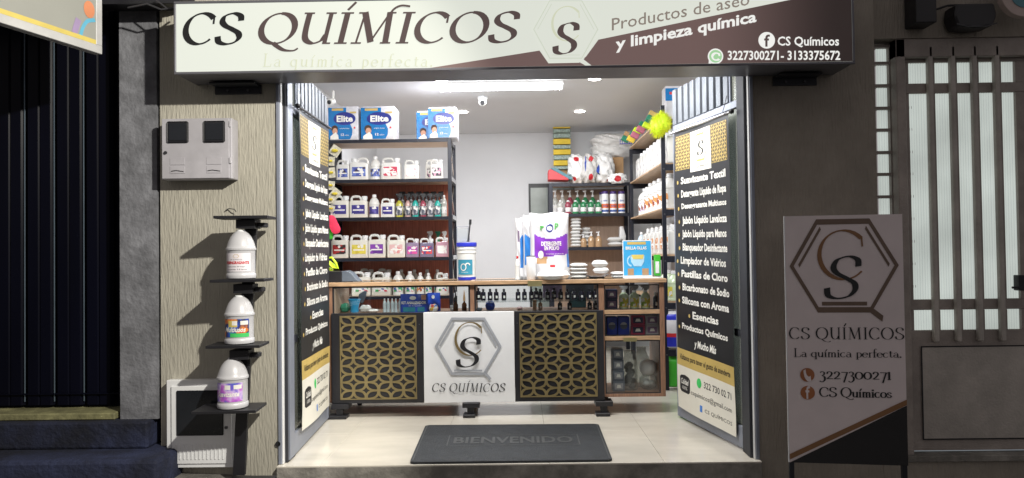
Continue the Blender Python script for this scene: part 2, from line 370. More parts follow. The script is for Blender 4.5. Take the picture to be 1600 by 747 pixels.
def wall(name, label, x0, x1, y0, y1, z0, z1, m, cat='wall'):
    o = MB().box(x0, x1, y0, y1, z0, z1).build(name, m, loc=((x0+x1)/2, y0, z0)); tag(o, label, cat); return o
def gz(x): return -.13-.05*x
g = MB(); g.add([(-9, -2.6, gz(-9)), (9, -2.6, gz(9)), (9, .3, gz(9)), (-9, .3, gz(-9)), (-9, -2.6, gz(-9)-.3), (9, -2.6, gz(9)-.3)], [(0, 1, 2, 3), (0, 1, 5, 4)])
tag(g.build('pavement', 'pavement'), kind='structure')
g = MB(); g.add([(-60, -60, -.3), (60, -60, -.3), (60, 20, -.3), (-60, 20, -.3)], [(0, 1, 2, 3)]); g.v = [Vector((v.x, v.y, gz(v.x)-.13) if abs(v.x) < 0 else (v.x, v.y, -.9)) for v in g.v]
g = MB(); g.add([(-40, -40, gz(-40)-.12), (40, -40, gz(40)-.12), (40, -2.55, gz(40)-.12), (-40, -2.55, gz(-40)-.12)], [(0, 1, 2, 3)])
tag(g.build('road', 'asphalt'), kind='structure')
XL, XR = -1.288, 1.245
wall('facade_wall', 'beige raked stucco wall with the meter boxes, left of the shop entrance', -1.912, XL, 0, .2, -.12, 3.3, 'stucco')
wall('facade_wall', 'unlit brown stucco wall between the shop entrance and the barred door', XR, 1.893, 0, .2, -.3, 3.3, 'stucco_shaded')
wall('lintel_wall', 'strip of facade above the shop entrance behind the lit sign', XL+.001, XR-.001, .003, .2, 2.33, 3.3, 'stucco')
wall('lintel_wall', 'dark wall above the barred door at the top right corner', 1.894, 4.6, .004, .2, 2.21, 3.3, 'stucco_shaded')
wall('concrete_pillar', 'rough grey concrete pillar between the navy gate and the beige wall', -2.128, -1.928, -.004, .22, .246, 3.3, 'old_concrete', 'pillar')
wall('gate_wall', 'dark end of the concrete behind the gap beside the pillar', -1.927, -1.913, .06, .2, -.1, 3.3, 'old_concrete')
# blue painted steps
st = thing('doorstep', 'blue painted steps with a yellow worn threshold below the navy gate', 'steps', (-2.6, -.05, 0))
MB().box(-4.2, -2.15, -.02, .3, .2455, .283).build('threshold', 'yellow_step', st, bev=.006)
MB().box(-4.2, -1.955, -.06, .3, .104, .245).build('step', 'blue_step', st, bev=.012, seg=2)
MB().box(-4.2, -1.80, -.27, .3, -.2, .103).build('step', 'blue_step', st, bev=.02, seg=2)
# navy gate
gt = thing('metal_gate', 'dark navy metal gate of tall vertical panels on the far left', 'gate', (-2.9, .12, .283))
px = 165.0
MB().box(-4.2, -2.13, .16, .19, .284, 3.3).build('gate_frame', 'gate_navy', gt)
x = P(177, 400, .12).x
for i in range(12):
    x1 = x; x0 = x-.1635
    MB().add([(x0+.004, .135, .30), (x0+.02, .118, .30), (x0+.075, .118, .30), (x0+.082, .126, .30), (x0+.089, .118, .30), (x1-.02, .118, .30), (x1-.004, .135, .30),
              (x0+.004, .135, 3.3), (x0+.02, .118, 3.3), (x0+.075, .118, 3.3), (x0+.082, .126, 3.3), (x0+.089, .118, 3.3), (x1-.02, .118, 3.3), (x1-.004, .135, 3.3)],
             [(k, k+1, k+8, k+7) for k in range(6)]).build('panel', 'gate_navy', gt)
    MB().cyl((x0, .122, .32), (x0, .122, 3.3), .0035, n=8).build('seam_rod', 'gate_seam', gt)
    x = x0
MB().box(-4.2, -2.14, .105, .117, .36, .366).build('bottom_rail', 'gate_navy', gt)
# dark beam added for the shade at the top left
cn = MB().box(-4.4, -1.72, -.16, -.006, 2.42, 2.50); cn.box(-4.4, -1.72, -.18, -.165, 2.40, 2.52)
tag(cn.build('canopy', 'black', loc=(-2.6, -.1, 2.42)), 'dark canopy edge above the concrete pillar at the top left', 'canopy')

# ---- shop shell
Y0, YB, ZC = .2, 4.68, 2.5
def shell(name, x0, x1, y0, y1, z0, z1, m): return tag(MB().box(x0, x1, y0, y1, z0, z1).build(name, m, loc=((x0+x1)/2, y0, z0)), kind='structure')
shell('shop_ceiling', -1.75, 1.65, .004, YB, ZC, ZC+.1, 'ceiling_white')
shell('back_wall', -1.75, 1.65, YB, YB+.1, 0, ZC-.001, 'interior_white')
shell('side_wall', -1.75, -1.66, Y0+.002, YB-.001, 0, ZC-.001, 'interior_white')
shell('side_wall', 1.55, 1.65, Y0+.002, YB-.001, 0, ZC-.001, 'interior_white')
shell('side_wall', -1.66, XL-.002, Y0+.001, Y0+.012, 0, ZC-.001, 'interior_white')
shell('side_wall', XR+.002, 1.55, Y0+.001, Y0+.012, 0, ZC-.001, 'interior_white')
fl = MB().box(XL+.001, XR-.001, -.025, .21, -.35, -.008); fl.box(-1.7, 1.6, .211, YB, -.35, -.008)
fl = tag(fl.build('shop_floor', 'grout', loc=(0, 0, -.008)), kind='structure')
rise = MB().box(XL-.0, XR+.0, -.045, -.026, -.35, -.006)
rise.build('step_face', 'step_concrete', fl, bev=.004)
rng = random.Random(3); ty = -.045; k = 0
while ty < YB-.05:
    yn = min(.655 if k == 0 else ty+.6, YB-.01); tx = -1.66
    while tx < 1.58:
        xn = min(tx+.6, 1.6); a = max(tx, -1.66); b = xn
        if ty < .2: a = max(a, XL+.002); b = min(b, XR-.002)
        if b-a > .02: MB().box(a+.0006, b-.0006, ty+.0006, yn-.0006, -.0078, rng.uniform(-.0004, .0002)).build('tile', 'tile_cream', fl, bev=.0007)
        tx = xn
    ty = yn; k += 1
# lamps of the shop, then two added fills without fittings
emis('tube_glow', (.93, .97, 1.0), 30); emis('spot_glow', (1, .97, .9), 22)
tb = thing('tube_light', 'long white fluorescent tube fitting across the shop ceiling', 'ceiling light', (P(780, 138, 2.14).x, 2.14, ZC))
xa, xb = P(692, 138, 2.14).x, P(874, 138, 2.14).x
MB().box(xa-.03, xb+.03, 2.08, 2.145, ZC-.03, ZC-.001).build('housing', 'white_paint', tb, bev=.005)
MB().cyl((xa, 2.11, ZC-.05), (xb, 2.11, ZC-.05), .016, n=14).build('tube', 'tube_glow', tb)
for xx in (xa-.022, xb): MB().box(xx, xx+.022, 2.085, 2.14, ZC-.072, ZC-.031).build('end_cap', 'white_paint', tb, bev=.003)
for (a, b, lab) in ((690, 125, 'round downlight nearest the sign, left of the tube'), (929, 122, 'round downlight nearest the sign, right of the tube'), (723, 174, 'round downlight just behind the right end of the blue tissue packs'), (906, 173, 'round downlight above the plastic bags and the sponge strip')):
    q = Zf(a, b, ZC); t = thing('downlight', lab, 'ceiling light', (q.x, q.y, ZC), 'round ceiling downlights')
    MB().lathe([(.05, -.006), (.062, -.004), (.064, -.0005)], q, 24).build('rim', 'white_paint', t)
    MB().lathe([(.0485, -.010), (.0485, -.007)], q, 24).build('diffuser', 'spot_glow', t)
lamp('shop_fill_light', 'AREA', (-.15, 2.6, ZC-.02), 62, (.97, .98, 1), 1.6, (-.15, 2.6, 0), sy=1.6)  # added fill under the ceiling, brightens the whole interior
lamp('entrance_fill_light', 'AREA', (0, .26, 2.36), 74, (1, .98, .95), 1.9, (0, 1.7, .5), sy=.2)  # added area lamp out of sight behind the sign, brightens the counter front

# ---- door frame and folding doors
fr = thing('door_frame', 'grey painted steel frame round the open shop entrance', 'door frame', (0, .02, 0))
for sx, xw in ((1, XL), (-1, XR)):
    b = lambda a, c, y0, y1, nm, m, z0=0.001, z1=2.33: MB().box(min(xw+sx*a, xw+sx*c), max(xw+sx*a, xw+sx*c), y0, y1, z0, z1).build(nm, m, fr, bev=.002)
    b(.001, .019, -.012, .16, 'jamb', 'grey_frame'); b(.019, .026, -.006, .15, 'stop_strip', 'white_paint'); b(.0265, .042, .02, .15, 'shadow_gap', 'dark_gap')
clearplastic('door_glass', (.55, .6, .57), .5, (.24, .25, .22))
mat('bar_steel', (.13, .145, .17), .4, .3)
def door(label, hx, hy, bx, by, side):
    """leaf from hinge (hx,hy) to free edge (bx,by); side=+1: inner face looks to +x"""
    t = thing('door_leaf', label, 'door', (hx, hy, 0), 'folding doors of the shop')
    L = math.hypot(bx-hx, by-hy); ux, uy = (bx-hx)/L, (by-hy)/L; nx, ny = (uy, -ux) if side > 0 else (-uy, ux)
    def q(u, d, z): return Vector((hx+ux*u+nx*d, hy+uy*u+ny*d, z))
    def bar(nm, m, u0, u1, d0, d1, z0, z1, bev=.002):
        mb = MB(); mb.add([q(u, d, z) for u in (u0, u1) for d in (d0, d1) for z in (z0, z1)], [(0, 1, 3, 2), (4, 6, 7, 5), (0, 4, 5, 1), (2, 3, 7, 6), (0, 2, 6, 4), (1, 5, 7, 3)])
        return mb.build(nm, m, t, bev=bev)
    bar('stile', 'grey_frame', 0, .10, -.035, 0, .012, 2.16); bar('stile', 'grey_frame', L-.05, L, -.035, 0, .012, 1.93)
    bar('bottom_rail', 'grey_frame', .1005, L-.0505, -.034, -.001, .012, .13)
    bar('top_rail', 'grey_frame', .1005, L-.0505, -.034, -.001, 1.89, 1.93)
    bar('glass_pane', 'door_glass', .101, L-.055, -.02, -.014, .131, 1.889, 0)
    bar('glazing_bead', 'dark_gap', .1006, .106, -.013, -.003, .131, 1.889, 0)
    bar('cross_rail', 'dark_gap', .085, .2, -.013, -.006, .62, .66, 0)
    for i in range(9):
        u = .235+(L-.27)*i/8; bar('bar', 'bar_steel', u-.026, u+.026, -.03, .004, 1.931, 2.165, .002)
    bar('upper_pane', 'door_glass', .101, .19, -.02, -.014, 1.931, 2.16, 0); bar('mullion', 'grey_frame', .1905, .205, -.03, -.002, 1.931, 2.16)
    return t, q, L
tag(MB().box(-1.60, -1.305, .214, .226, .45, 1.75).build('reflection_board', mat('reflection_orange', (.62, .24, .09), .4, var=.2, stretch=(10, 1, 1)), loc=(-1.45, .22, .45)), 'orange wooden board glimpsed through the glass of the left door leaf', 'board')  # board put in to give the glass its orange reflection
dl, ql, LL = door('left folded grey door leaf with a black price banner hanging on its glass', -1.236, .03, -1.292, 1.04, 1)
dr, qr, LR = door('right folded grey door leaf with a black banner hanging on its glass', 1.205+.028, .05, 1.03, 1.0, -1)

# ---- banners on the door leaves
mat('banner_black', (.017, .018, .022), .38, var=.15, spec=.5); mat('banner_white', (.72, .70, .62), .45, var=.03); mat('banner_gold', (.52, .38, .12), .45, var=.08)
mat('ink_black', (.02, .02, .022), .5); mat('ink_white', (.78, .77, .72), .5); mat('ink_green', (.05, .5, .12), .5); mat('ink_fb', (.05, .2, .6), .5)
ITEMS = ['Suavizante Textil', 'Detergente Líquido de Ropa', 'Desengrasante Multiusos', 'Jabón Líquido Lavaloza', 'Jabón Líquido para Manos', 'Blanqueador Desinfectante', 'Limpiador de Vidrios', 'Pastillas de Cloro', 'Bicarbonato de Sodio', 'Silicona con Aroma', 'Esencias', 'Productos Químicos']
def banner(label, q, u0, u1, z0a, z1a, z0b, z1b, flip, d0):
    """hangs on door function q between u0 and u1 (reading left to right in v direction)"""
    o = q(u0, d0, z0a); t = thing('hanging_banner', label, 'banner', o, 'product list banners on the doors')
    def fn(s, v, d=0):                       # s 0..1 in reading direction, v 0..1 upward
        s2 = s; uu = u0+(u1-u0)*s2
        za = z0a+(z0b-z0a)*s2; zb = z1a+(z1b-z1a)*s2
        wob = .006*math.sin(s2*5+v*3)+.003*math.sin(v*17+s2*4)
        return q(uu, d0+wob*(1-.3*v)+d, za+(zb-za)*v)
    def sheet(nm, m, s0, s1, v0, v1, d, nu=10, nv=40):
        g = MB().grid(lambda a, b: fn(s0+(s1-s0)*a, v0+(v1-v0)*b, d), nu, nv); g.grid(lambda a, b: fn(s0+(s1-s0)*a, v0+(v1-v0)*b, d-.0006), nu, nv)
        return g.build(nm, m, t, smooth=True)
    sheet('cloth', 'banner_black', 0, 1, 0, 1, 0)
    sheet('gold_band', 'banner_gold', 0, 1, .155, .215, .0012, 10, 4)
    sheet('white_foot', 'banner_white', 0, 1, 0, .155, .0012, 10, 8)
    sheet('gold_lattice_print', 'banner_gold', .03, .30, .86, .985, .0012, 5, 5); sheet('gold_lattice_print', 'banner_gold', .70, .97, .86, .985, .0012, 5, 5)
    g = MB()
    for s0 in (.03, .70):
        for i in range(9):
            for j in range(11):
                a = s0+.27*(i+.5)/9; b = .86+.125*(j+.5)/11; e = 1 if (i+j) % 2 else -1
                g.add([fn(a-.013*e, b-.0052, .002), fn(a+.006*e, b-.0028, .002), fn(a+.013*e, b+.0052, .002), fn(a-.006*e, b+.0028, .002)], [(0, 1, 2, 3)])
    g.build('lattice_gaps', 'ink_black', t)['kind'] = 'stuff'
    sheet('white_panel', 'banner_white', .31, .69, .845, .985, .0014, 5, 5)
    f2 = lambda u, v, d=0: fn(u, v, .0024+d)
    mb = MB(); line(mb, hexpts(.5, .925, .13, .044), .006, f2, 0, True); mb.build('hexagon', 'banner_gold', t)
    mb = MB(); pen(mb, 'S', (.45, .55, .898, .945), f2, nib=.2, thin=.05, shear=.18); text_fit(mb, 'CS QUÍMICOS', (.36, .64, .855, .866), f2); mb.build('letter_s', 'ink_black', t)
    mb = MB(); f3 = lambda u, v, d=0: fn(u, v, .002+d)
    v = .808; rr = random.Random(5)
    for i, s in enumerate(ITEMS):
        wd = min(.80, .042*len(s)+.10); c = .53+rr.uniform(-.02, .02); desc = any(ch in 'pqj' for ch in s)
        mb = MB(); text_fit(mb, s, (c-wd/2, c+wd/2, v-(.0085 if desc else 0), v+.026), f3, bold=.03); mb.build('product_name', 'ink_white', t)
        md = MB(); disc(md, (c-wd/2-.06, v+.008), .016, lambda a, b, d=0, c0=c-wd/2-.06, v0=v+.008: fn(a, v0+(b-v0)*.45, .002), 8); md.build('bullet', 'banner_gold', t)
        v -= .0475
    pz = MB(); text_fit(pz, 'y Mucho Más', (.34, .72, v-.010, v+.024), f3, bold=.03, shear=.25); pz.build('script_line', 'ink_white', t)
    for s_, bx_, bo, shr in (('Visítanos para tener el gusto de atenderte', (.06, .94, .172, .198), .015, .2), ('322 730 02 71', (.50, .94, .108, .130), .01, 0), ('csquimicos@gmail.com', (.28, .94, .063, .085), 0, 0), ('CS QUÍMICOS', (.52, .94, .026, .043), 0, 0)):
        mb = MB(); text_fit(mb, s_, bx_, f3, bold=bo, shear=shr); mb.build('contact_line', 'ink_black', t)
    mb = MB(); disc(mb, (.42, .118), .04, lambda a, b, d=0: fn(a, .118+(b-.118)*.42, .002), 14); mb.build('phone_icon', 'ink_green', t)
    mb = MB(); mb.add([fn(.44, .024, .002), fn(.48, .024, .002), fn(.48, .046, .002), fn(.44, .046, .002)], [(0, 1, 2, 3)]); mb.build('social_icon', 'ink_fb', t)
    mb = MB(); mb.add([fn(a, b, .002) for a, b in ((.06, .07), (.09, .063), (.16, .063), (.23, .063), (.26, .07), (.26, .115), (.23, .122), (.16, .126), (.09, .122), (.06, .115))], [tuple(range(10))]); mb.build('badge', 'ink_black', t)
    mb = MB(); f4 = lambda u, v, d=0: fn(u, v, .003); text_fit(mb, 'Calidad', (.085, .235, .092, .112), f4, bold=.02, shear=.2); text_fit(mb, '100%', (.11, .21, .074, .086), f4); mb.build('badge_text', 'ink_white', t)
    r = MB(); r.cyl(fn(-.06, 1.004, .004), fn(1.06, 1.004, .004), .008, n=10); r.build('rod', 'chrome' if not flip else 'steel_dark', t)
    e = MB(); pp = fn(1.06 if not flip else -.06, 1.004, .004); e.lathe([(.001, -.014), (.013, -.009), (.015, 0), (.013, .009), (.001, .014)], pp, 12); e.build('rod_knob', 'black', t)
    c = MB(); s_ = .97 if not flip else .03; c.tube([fn(s_, 1.0, .006), fn(s_, 1.01, .02), fn(s_, 1.06, -.005)], .002, 6); c.build('hook', 'steel_dark', t)
    return t
# left: reading direction runs from the hinge (near) to the free edge (far)
banner('black product banner on the left door leaf, seen nearly edge-on', ql, .17, .955, .125, 1.925, .105, 1.945, True, .02)
banner('black product banner on the right door leaf, its lettering readable', qr, .905, .165, .088, 1.868, .062, 1.858, False, .02)

# ---- roof of the sign: the light box
emis('sign_white', (.81, .84, .75), .86); emis('sign_cream', (.72, .75, .56), .84); emis('sign_pale', (.70, .75, .62), .84)
mat('sign_frame', (.14, .14, .16), .4, .4)
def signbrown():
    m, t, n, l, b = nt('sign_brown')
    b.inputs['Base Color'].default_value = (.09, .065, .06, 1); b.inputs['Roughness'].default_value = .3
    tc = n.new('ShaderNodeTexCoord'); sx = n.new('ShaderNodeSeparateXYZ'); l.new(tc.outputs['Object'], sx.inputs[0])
    mr = n.new('ShaderNodeMapRange'); mr.inputs['From Min'].default_value = .85; mr.inputs['From Max'].default_value = 1.62; mr.inputs['To Min'].default_value = 1.05; mr.inputs['To Max'].default_value = .06; mr.interpolation_type = 'SMOOTHSTEP'  # emission fades to the right, painting in the weaker light inside the box
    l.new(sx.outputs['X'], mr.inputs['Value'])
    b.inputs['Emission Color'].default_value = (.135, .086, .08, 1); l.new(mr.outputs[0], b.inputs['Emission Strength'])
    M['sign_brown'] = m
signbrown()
emis('sign_dark_ink', (.105, .072, .068), .8); emis('sign_black_ink', (.02, .02, .02), .5); emis('sign_grey_ink', (.24, .20, .17), 1); emis('sign_white_ink', (.9, .9, .86), .95); emis('sign_green', (.35, .62, .33), 1)
SY = -.25
sg = thing('lit_shop_sign', 'long backlit white and brown sign reading CS QUÍMICOS above the entrance', 'sign', (0, -.0, 2.02))
SL, SR, SB, ST = -1.714, 1.672, 2.018, 2.378
mb = MB(); mb.box(SL, SR, SY+.012, .0-.004, SB, ST); mb.build('box', 'sign_frame', sg, bev=.003)
for nm, a in (('frame_edge', (SL-.002, SR+.002, SY-.006, SY+.012, SB-.004, SB+.008)), ('frame_edge', (SL-.002, SR+.002, SY-.006, SY+.012, ST-.008, ST+.003)), ('frame_edge', (SL-.002, SL+.007, SY-.0055, SY+.012, SB+.0085, ST-.0085)), ('frame_edge', (SR-.008, SR+.002, SY-.0055, SY+.012, SB+.0085, ST-.0085))):
    MB().box(*a).build(nm, 'sign_frame', sg, bev=.0015)
MB().box(SL+.008, SR-.009, SY, SY+.01, SB+.009, ST-.009).build('face', 'sign_white', sg)
def sp(px, py, d=0): return P(px, py, SY-.002-d)
def sclip(pts, d):
    out = []
    for px, py in pts:
        v = sp(px, py, d); v.z = min(max(v.z, SB+.009), ST-.0092); v.x = min(v.x, SR-.009); out.append(v)
    return out
# brown field (fills the right half, its edge climbing from lower left to upper right)
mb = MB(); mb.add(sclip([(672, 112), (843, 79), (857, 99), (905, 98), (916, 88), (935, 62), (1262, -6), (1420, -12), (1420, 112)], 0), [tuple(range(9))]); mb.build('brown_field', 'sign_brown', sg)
sf_ = lambda u, v, d=0: sp(u, 1000-v, .002+d)       # u right in pixels of the art work, v up
def sbox(x0, x1, ytop, ybot): return (x0, x1, 1000-ybot, 1000-ytop)
mb = MB(); pen(mb, 'CS', sbox(290, 377, 21, 69), sf_, nib=.18, ang=25, thin=.055, shear=.16, track=.04); mb.build('name_lettering', 'sign_black_ink', sg)
def tilt(f, x0, y0, sl): return lambda u, v, d=0: f(u, v-(u-x0)*sl*-1, d)
mb = MB(); pen(mb, 'QUÍMICOS', sbox(408, 808, 20, 67), tilt(sf_, 608, 0, .006), nib=.17, ang=25, thin=.055, shear=.2, track=.05)
line(mb, spl([(604, 1000-36), (613, 1000-17), (626, 1000-9), (641, 1000-10)]), 3.2, sf_, .0045); mb.build('name_lettering', 'sign_dark_ink', sg)
mb = MB(); pen(mb, 'La química perfecta.', sbox(411, 674, 84, 104), sf_, nib=.10, ang=15, thin=.04, shear=.1, track=.16); mb.build('slogan', 'sign_cream', sg)
# white hexagon with its tail
mb = MB(); hc = (884, 1000-46); mb.add([sf_(x, y, .0005) for x, y in [(832, hc[1]), (858, 998), (911, 998), (937, hc[1]+1), (912, 1000-93), (925, 1000-103), (916, 1000-103), (905, 1000-97), (858, 1000-97)]], [tuple(range(9))]); mb.build('hexagon_field', 'sign_white', sg)
mb = MB(); h = hexpts(884, 1000-46, 50, 45); line(mb, h, 1.4, sf_, .001, True); k = hexpts(884, 1000-46, 44, 40)
for a, b in ((0, 1), (2, 3), (4, 5)): line(mb, [k[a], k[b]], 1.0, sf_, .001)
mb.build('hexagon', 'sign_pale', sg)
mb = MB(); pen(mb, 'C', sbox(863, 905, 10, 64), lambda u, v, d=0: sf_(u, v, .001+d), nib=.07, ang=20, thin=.03); mb.build('letter_c', 'sign_cream', sg)
mb = MB(); pen(mb, 'S', sbox(868, 901, 36, 84), lambda u, v, d=0: sf_(u, v, .003+d), nib=.2, ang=14, thin=.035, shear=.2); mb.build('letter_s', 'sign_dark_ink', sg)
def slant(u0, v0, sl): return lambda u, v, d=0: sf_(u, v+(u-u0)*sl, .001+d)
mb = MB(); text_fit(mb, 'Productos de aseo', (956, 1171, 1000-48, 1000-29), slant(956, 0, .187), bold=.005); mb.build('slogan', 'sign_grey_ink', sg)
mb = MB(); text_fit(mb, 'y limpieza química', (962, 1182, 1000-83, 1000-60), slant(962, 0, .197), bold=.028); mb.build('slogan', 'sign_white_ink', sg)
mb = MB(); text_fit(mb, 'CS Químicos', sbox(1215, 1311, 57, 74), sf_, bold=.018); text_fit(mb, '3227300271- 3133375672', sbox(1137, 1313, 79, 94), sf_, bold=.02)
mb.build('contact_text', 'sign_white_ink', sg)
mb = MB(); disc(mb, (1198, 1000-63), 13, sf_, 24); disc(mb, (1118, 1000-88), 12.2, sf_, 24, -.0004); mb.add([sf_(1107, 1000-101), sf_(1114, 1000-98), sf_(1108, 1000-90)], [(0, 1, 2)]); mb.build('icon_disc', 'sign_white_ink', sg)
mb = MB(); text_fit(mb, 'f', (1194, 1203, 1000-73, 1000-54), lambda u, v, d=0: sf_(u, v, .001), bold=.02); mb.build('icon_mark', 'sign_dark_ink', sg)
mb = MB(); disc(mb, (1118, 1000-88), 10, sf_, 20, .0008); mb.build('icon_disc', 'sign_green', sg)
mb = MB(); pen(mb, 'C', (1113, 1124, 1000-94, 1000-83), lambda u, v, d=0: sf_(u, v, .002), nib=.3, thin=.2, ang=-40); mb.build('icon_mark', 'sign_white_ink', sg)
for (a, b, lab) in ((331, 404, 'black bolted sign bracket above the meter box'), (1212, 1281, 'black bolted sign bracket on the dark wall, right of the entrance')):
    x0, x1 = P(a, 130, -.05).x, P(b, 130, -.05).x; zt = SB-.006
    t = thing('sign_bracket', lab, 'bracket', ((x0+x1)/2, -.003, zt-.05), 'brackets carrying the sign')
    MB().box(x0, x1, -.012, -.002, zt-.048, zt).build('plate', 'black_metal', t, bev=.001); MB().box(x0+.006, x1-.006, -.10, -.0125, zt-.01, zt-.002).build('flange', 'black_metal', t, bev=.001)
    for f in (.28, .72): MB().cyl((x0+(x1-x0)*f, -.019, zt-.028), (x0+(x1-x0)*f, -.0125, zt-.028), .007, n=6).build('bolt', 'steel_dark', t)

# ---- meter boxes on the left wall
mat('meter_grey', (.42, .41, .44), .5, var=.05, scale=12, dirt=.12); mat('meter_glass', (.012, .014, .018), .12)
x0, x1 = P(252.5, 230, -.09).x, P(362, 230, -.09).x; z1, z0 = P(307, 185, -.09).z, P(307, 280, -.09).z
t = thing('meter_box', 'grey two-window electricity meter box high on the beige wall', 'meter box', ((x0+x1)/2, 0, z0))
MB().box(x0, x1, -.09, -.001, z0, z1).build('case', 'meter_grey', t, bev=.003); MB().box(x0+.004, x1-.012, -.095, -.0905, z0+.004, z1-.004).build('door', 'meter_grey', t, bev=.0015)
w_ = x1-x0
for cx in (.24, .76):
    a = x0+w_*cx; MB().box(a-.056, a+.056, -.1, -.0955, z1-.128, z1-.016).build('window_gasket', 'black', t, bev=.006); MB().box(a-.044, a+.044, -.103, -.1005, z1-.115, z1-.028).build('window', 'meter_glass', t)
    for s in (0, 1): MB().box(a-.042, a+.036, -.0972, -.0955, z0+.03+s*.045, z0+.068+s*.045).build('flap', 'meter_grey', t, bev=.001)
    MB().tube([(a-.035, -.0985, z0+.042), (a-.01, -.0985, z0+.046), (a+.03, -.0985, z0+.04)], .002, 5).build('slot', 'black', t)
MB().cyl((x0+.025, -.103, z0+.14), (x0+.025, -.0955, z0+.14), .008).build('lock', 'steel_dark', t)
for s in (.08, .27): MB().box(x1-.011, x1-.003, -.099, -.0908, z0+s, z0+s+.03).build('hinge', 'meter_grey', t, bev=.001)
x0, x1 = P(260, 660, -.05).x, P(368, 660, -.05).x; z1, z0 = P(310, 594, -.05).z, P(310, 731, -.05).z
t = thing('gas_meter_cabinet', 'white cabinet with a dark window and vent slots low behind the bottle stand', 'meter cabinet', ((x0+x1)/2, 0, z0))
MB().box(x0, x1, -.05, -.001, z0, z1).build('case', 'white_paint', t, bev=.003)
MB().box(x0+.028, x1-.018, -.057, -.0505, z0+.022, z1-.03).build('door', 'white_paint', t, bev=.002)
MB().box(x0+.025, x0+.0275, -.053, -.0503, z0+.03, z1-.04).build('door_gap', 'black', t)
MB().box(x0+.058, x1-.06, -.0595, -.0575, z0+.17, z1-.052).build('window', 'meter_glass', t, bev=.004)
for i in range(13): a = x0+.05+i*.0205; MB().box(a, a+.007, -.0605, -.0575, z0+.045, z0+.125).build('vent_slat', 'white_paint', t, bev=.001)
MB().lathe([(.045, -.0), (.05, .05), (.03, .1), (.028, .14)], ((x0+x1)/2-.0, -.02, z0+.2), 14, sy=.3).build('gauge', 'steel_dark', t)
MB().cyl((x1-.045, -.064, z0+.21), (x1-.045, -.0575, z0+.21), .008).build('lock', 'steel_dark', t)
tb_ = MB().tube([P(352, 329, -.012), P(358, 326, -.012), P(366, 327, -.03), P(369, 331, -.02)], .0025, 6)
tag(tb_.build('wall_hook', 'steel_dark', loc=P(360, 328, 0)), 'small bent wire hook in the wall above the bottle stand', 'hook')
tb_ = MB().cyl((P(434, 693, -.012).x, -.012, P(434, 693, 0).z), (P(434, 693, -.012).x, .0, P(434, 693, 0).z), .014)
tag(tb_.build('door_stop', 'black', loc=P(434, 693, 0)), 'small black rubber stop low on the wall beside the entrance frame', 'door stop')

# ---- neighbour's sign, top left
mat('board_grey', (.30, .305, .28), .5, var=.05, scale=3); mat('board_frame', (.62, .62, .62), .35, .3); mat('board_yellow', (.62, .50, .13), .5); mat('board_orange', (.62, .24, .12), .5); mat('board_lilac', (.33, .25, .42), .5); mat('board_cyan', (.12, .42, .60), .5)
A = P(160, 85, -.30); B = Vector((-2.19, -.8, A.z)); dv = (B-A); dv.z = 0; dv.normalize(); nv = Vector((-dv.y, dv.x, 0)); nv = nv if nv.x > 0 else -nv
t = thing('neighbour_sign', 'grey sign board with yellow stripe and white metal frame jutting out at the top left', 'sign', A)
def bp(u, v, d=0): return A+dv*u+nv*d+Vector((0, 0, v))
def bbox(nm, m, u0, u1, v0, v1, d0, d1, bev=.002):
    mb = MB(); mb.add([bp(u, v, d) for u in (u0, u1) for d in (d0, d1) for v in (v0, v1)], [(0, 1, 3, 2), (4, 6, 7, 5), (0, 4, 5, 1), (2, 3, 7, 6), (0, 2, 6, 4), (1, 5, 7, 3)]); mb.build(nm, m, t, bev=bev)
bbox('board', 'board_grey', .03, 1.6, .03, .8, -.03, -.004); bbox('frame_rail', 'board_frame', 0, 1.63, 0, .04, -.045, 0); bbox('frame_rail', 'board_frame', 0, .035, .0405, .84, -.045, 0); bbox('stripe', 'board_yellow', .036, 1.6, .0405, .062, -.0038, -.002, 0)
mb = MB(); mb.add([bp(.075+.032*math.cos(a*.42), .20+.042*math.sin(a*.42), -.0025) for a in range(15)], [tuple(range(15))]); mb.build('painted_shape', 'board_orange', t)
mb = MB(); line(mb, spl([(.125, .055), (.112, .10), (.085, .14), (.04, .158)]), .018, bp, -.0028); mb.build('painted_shape', 'board_cyan', t)
mb = MB(); line(mb, spl([(.16, .06), (.148, .10), (.136, .135)]), .032, bp, -.0024); mb.build('painted_shape', 'board_lilac', t)

# ---- barred door and side light on the right
def paneglow():
    m, t, n, l, b = nt('lit_reeded_glass'); b.inputs['Base Color'].default_value = (.3, .33, .31, 1); b.inputs['Roughness'].default_value = .25
    lw = n.new('ShaderNodeLayerWeight'); lw.inputs[0].default_value = .35; rp = n.new('ShaderNodeValToRGB')
    rp.color_ramp.elements[0].color = (.38, .41, .385, 1); rp.color_ramp.elements[1].color = (.12, .14, .14, 1)
    tc = n.new('ShaderNodeTexCoord'); no = n.new('ShaderNodeTexNoise'); no.inputs['Scale'].default_value = 2.5; l.new(tc.outputs['Object'], no.inputs['Vector'])
    mr = n.new('ShaderNodeMapRange'); mr.inputs['To Min'].default_value = .6; mr.inputs['To Max'].default_value = 1.75; l.new(no.outputs['Fac'], mr.inputs['Value'])
    l.new(lw.outputs['Facing'], rp.inputs[0]); l.new(rp.outputs[0], b.inputs['Emission Color']); l.new(mr.outputs[0], b.inputs['Emission Strength']); M['lit_reeded_glass'] = m
paneglow()
DY = .06
t = thing('barred_door', 'brown metal door with lit reeded glass behind vertical bars, far right', 'door', (2.5, DY, .04))
def dz(py): return P(1500, py+2.5, DY).z
def dx(px, y=DY): return P(px, 300, y).x
cols = [(1422, 1453), (1463, 1488), (1498, 1521.5), (1532, 1556), (1567, 1589)]; rows = [(95, 127.5), (143, 464.5), (481, 512.5)]
xd0, xd1 = dx(1412), dx(1640)
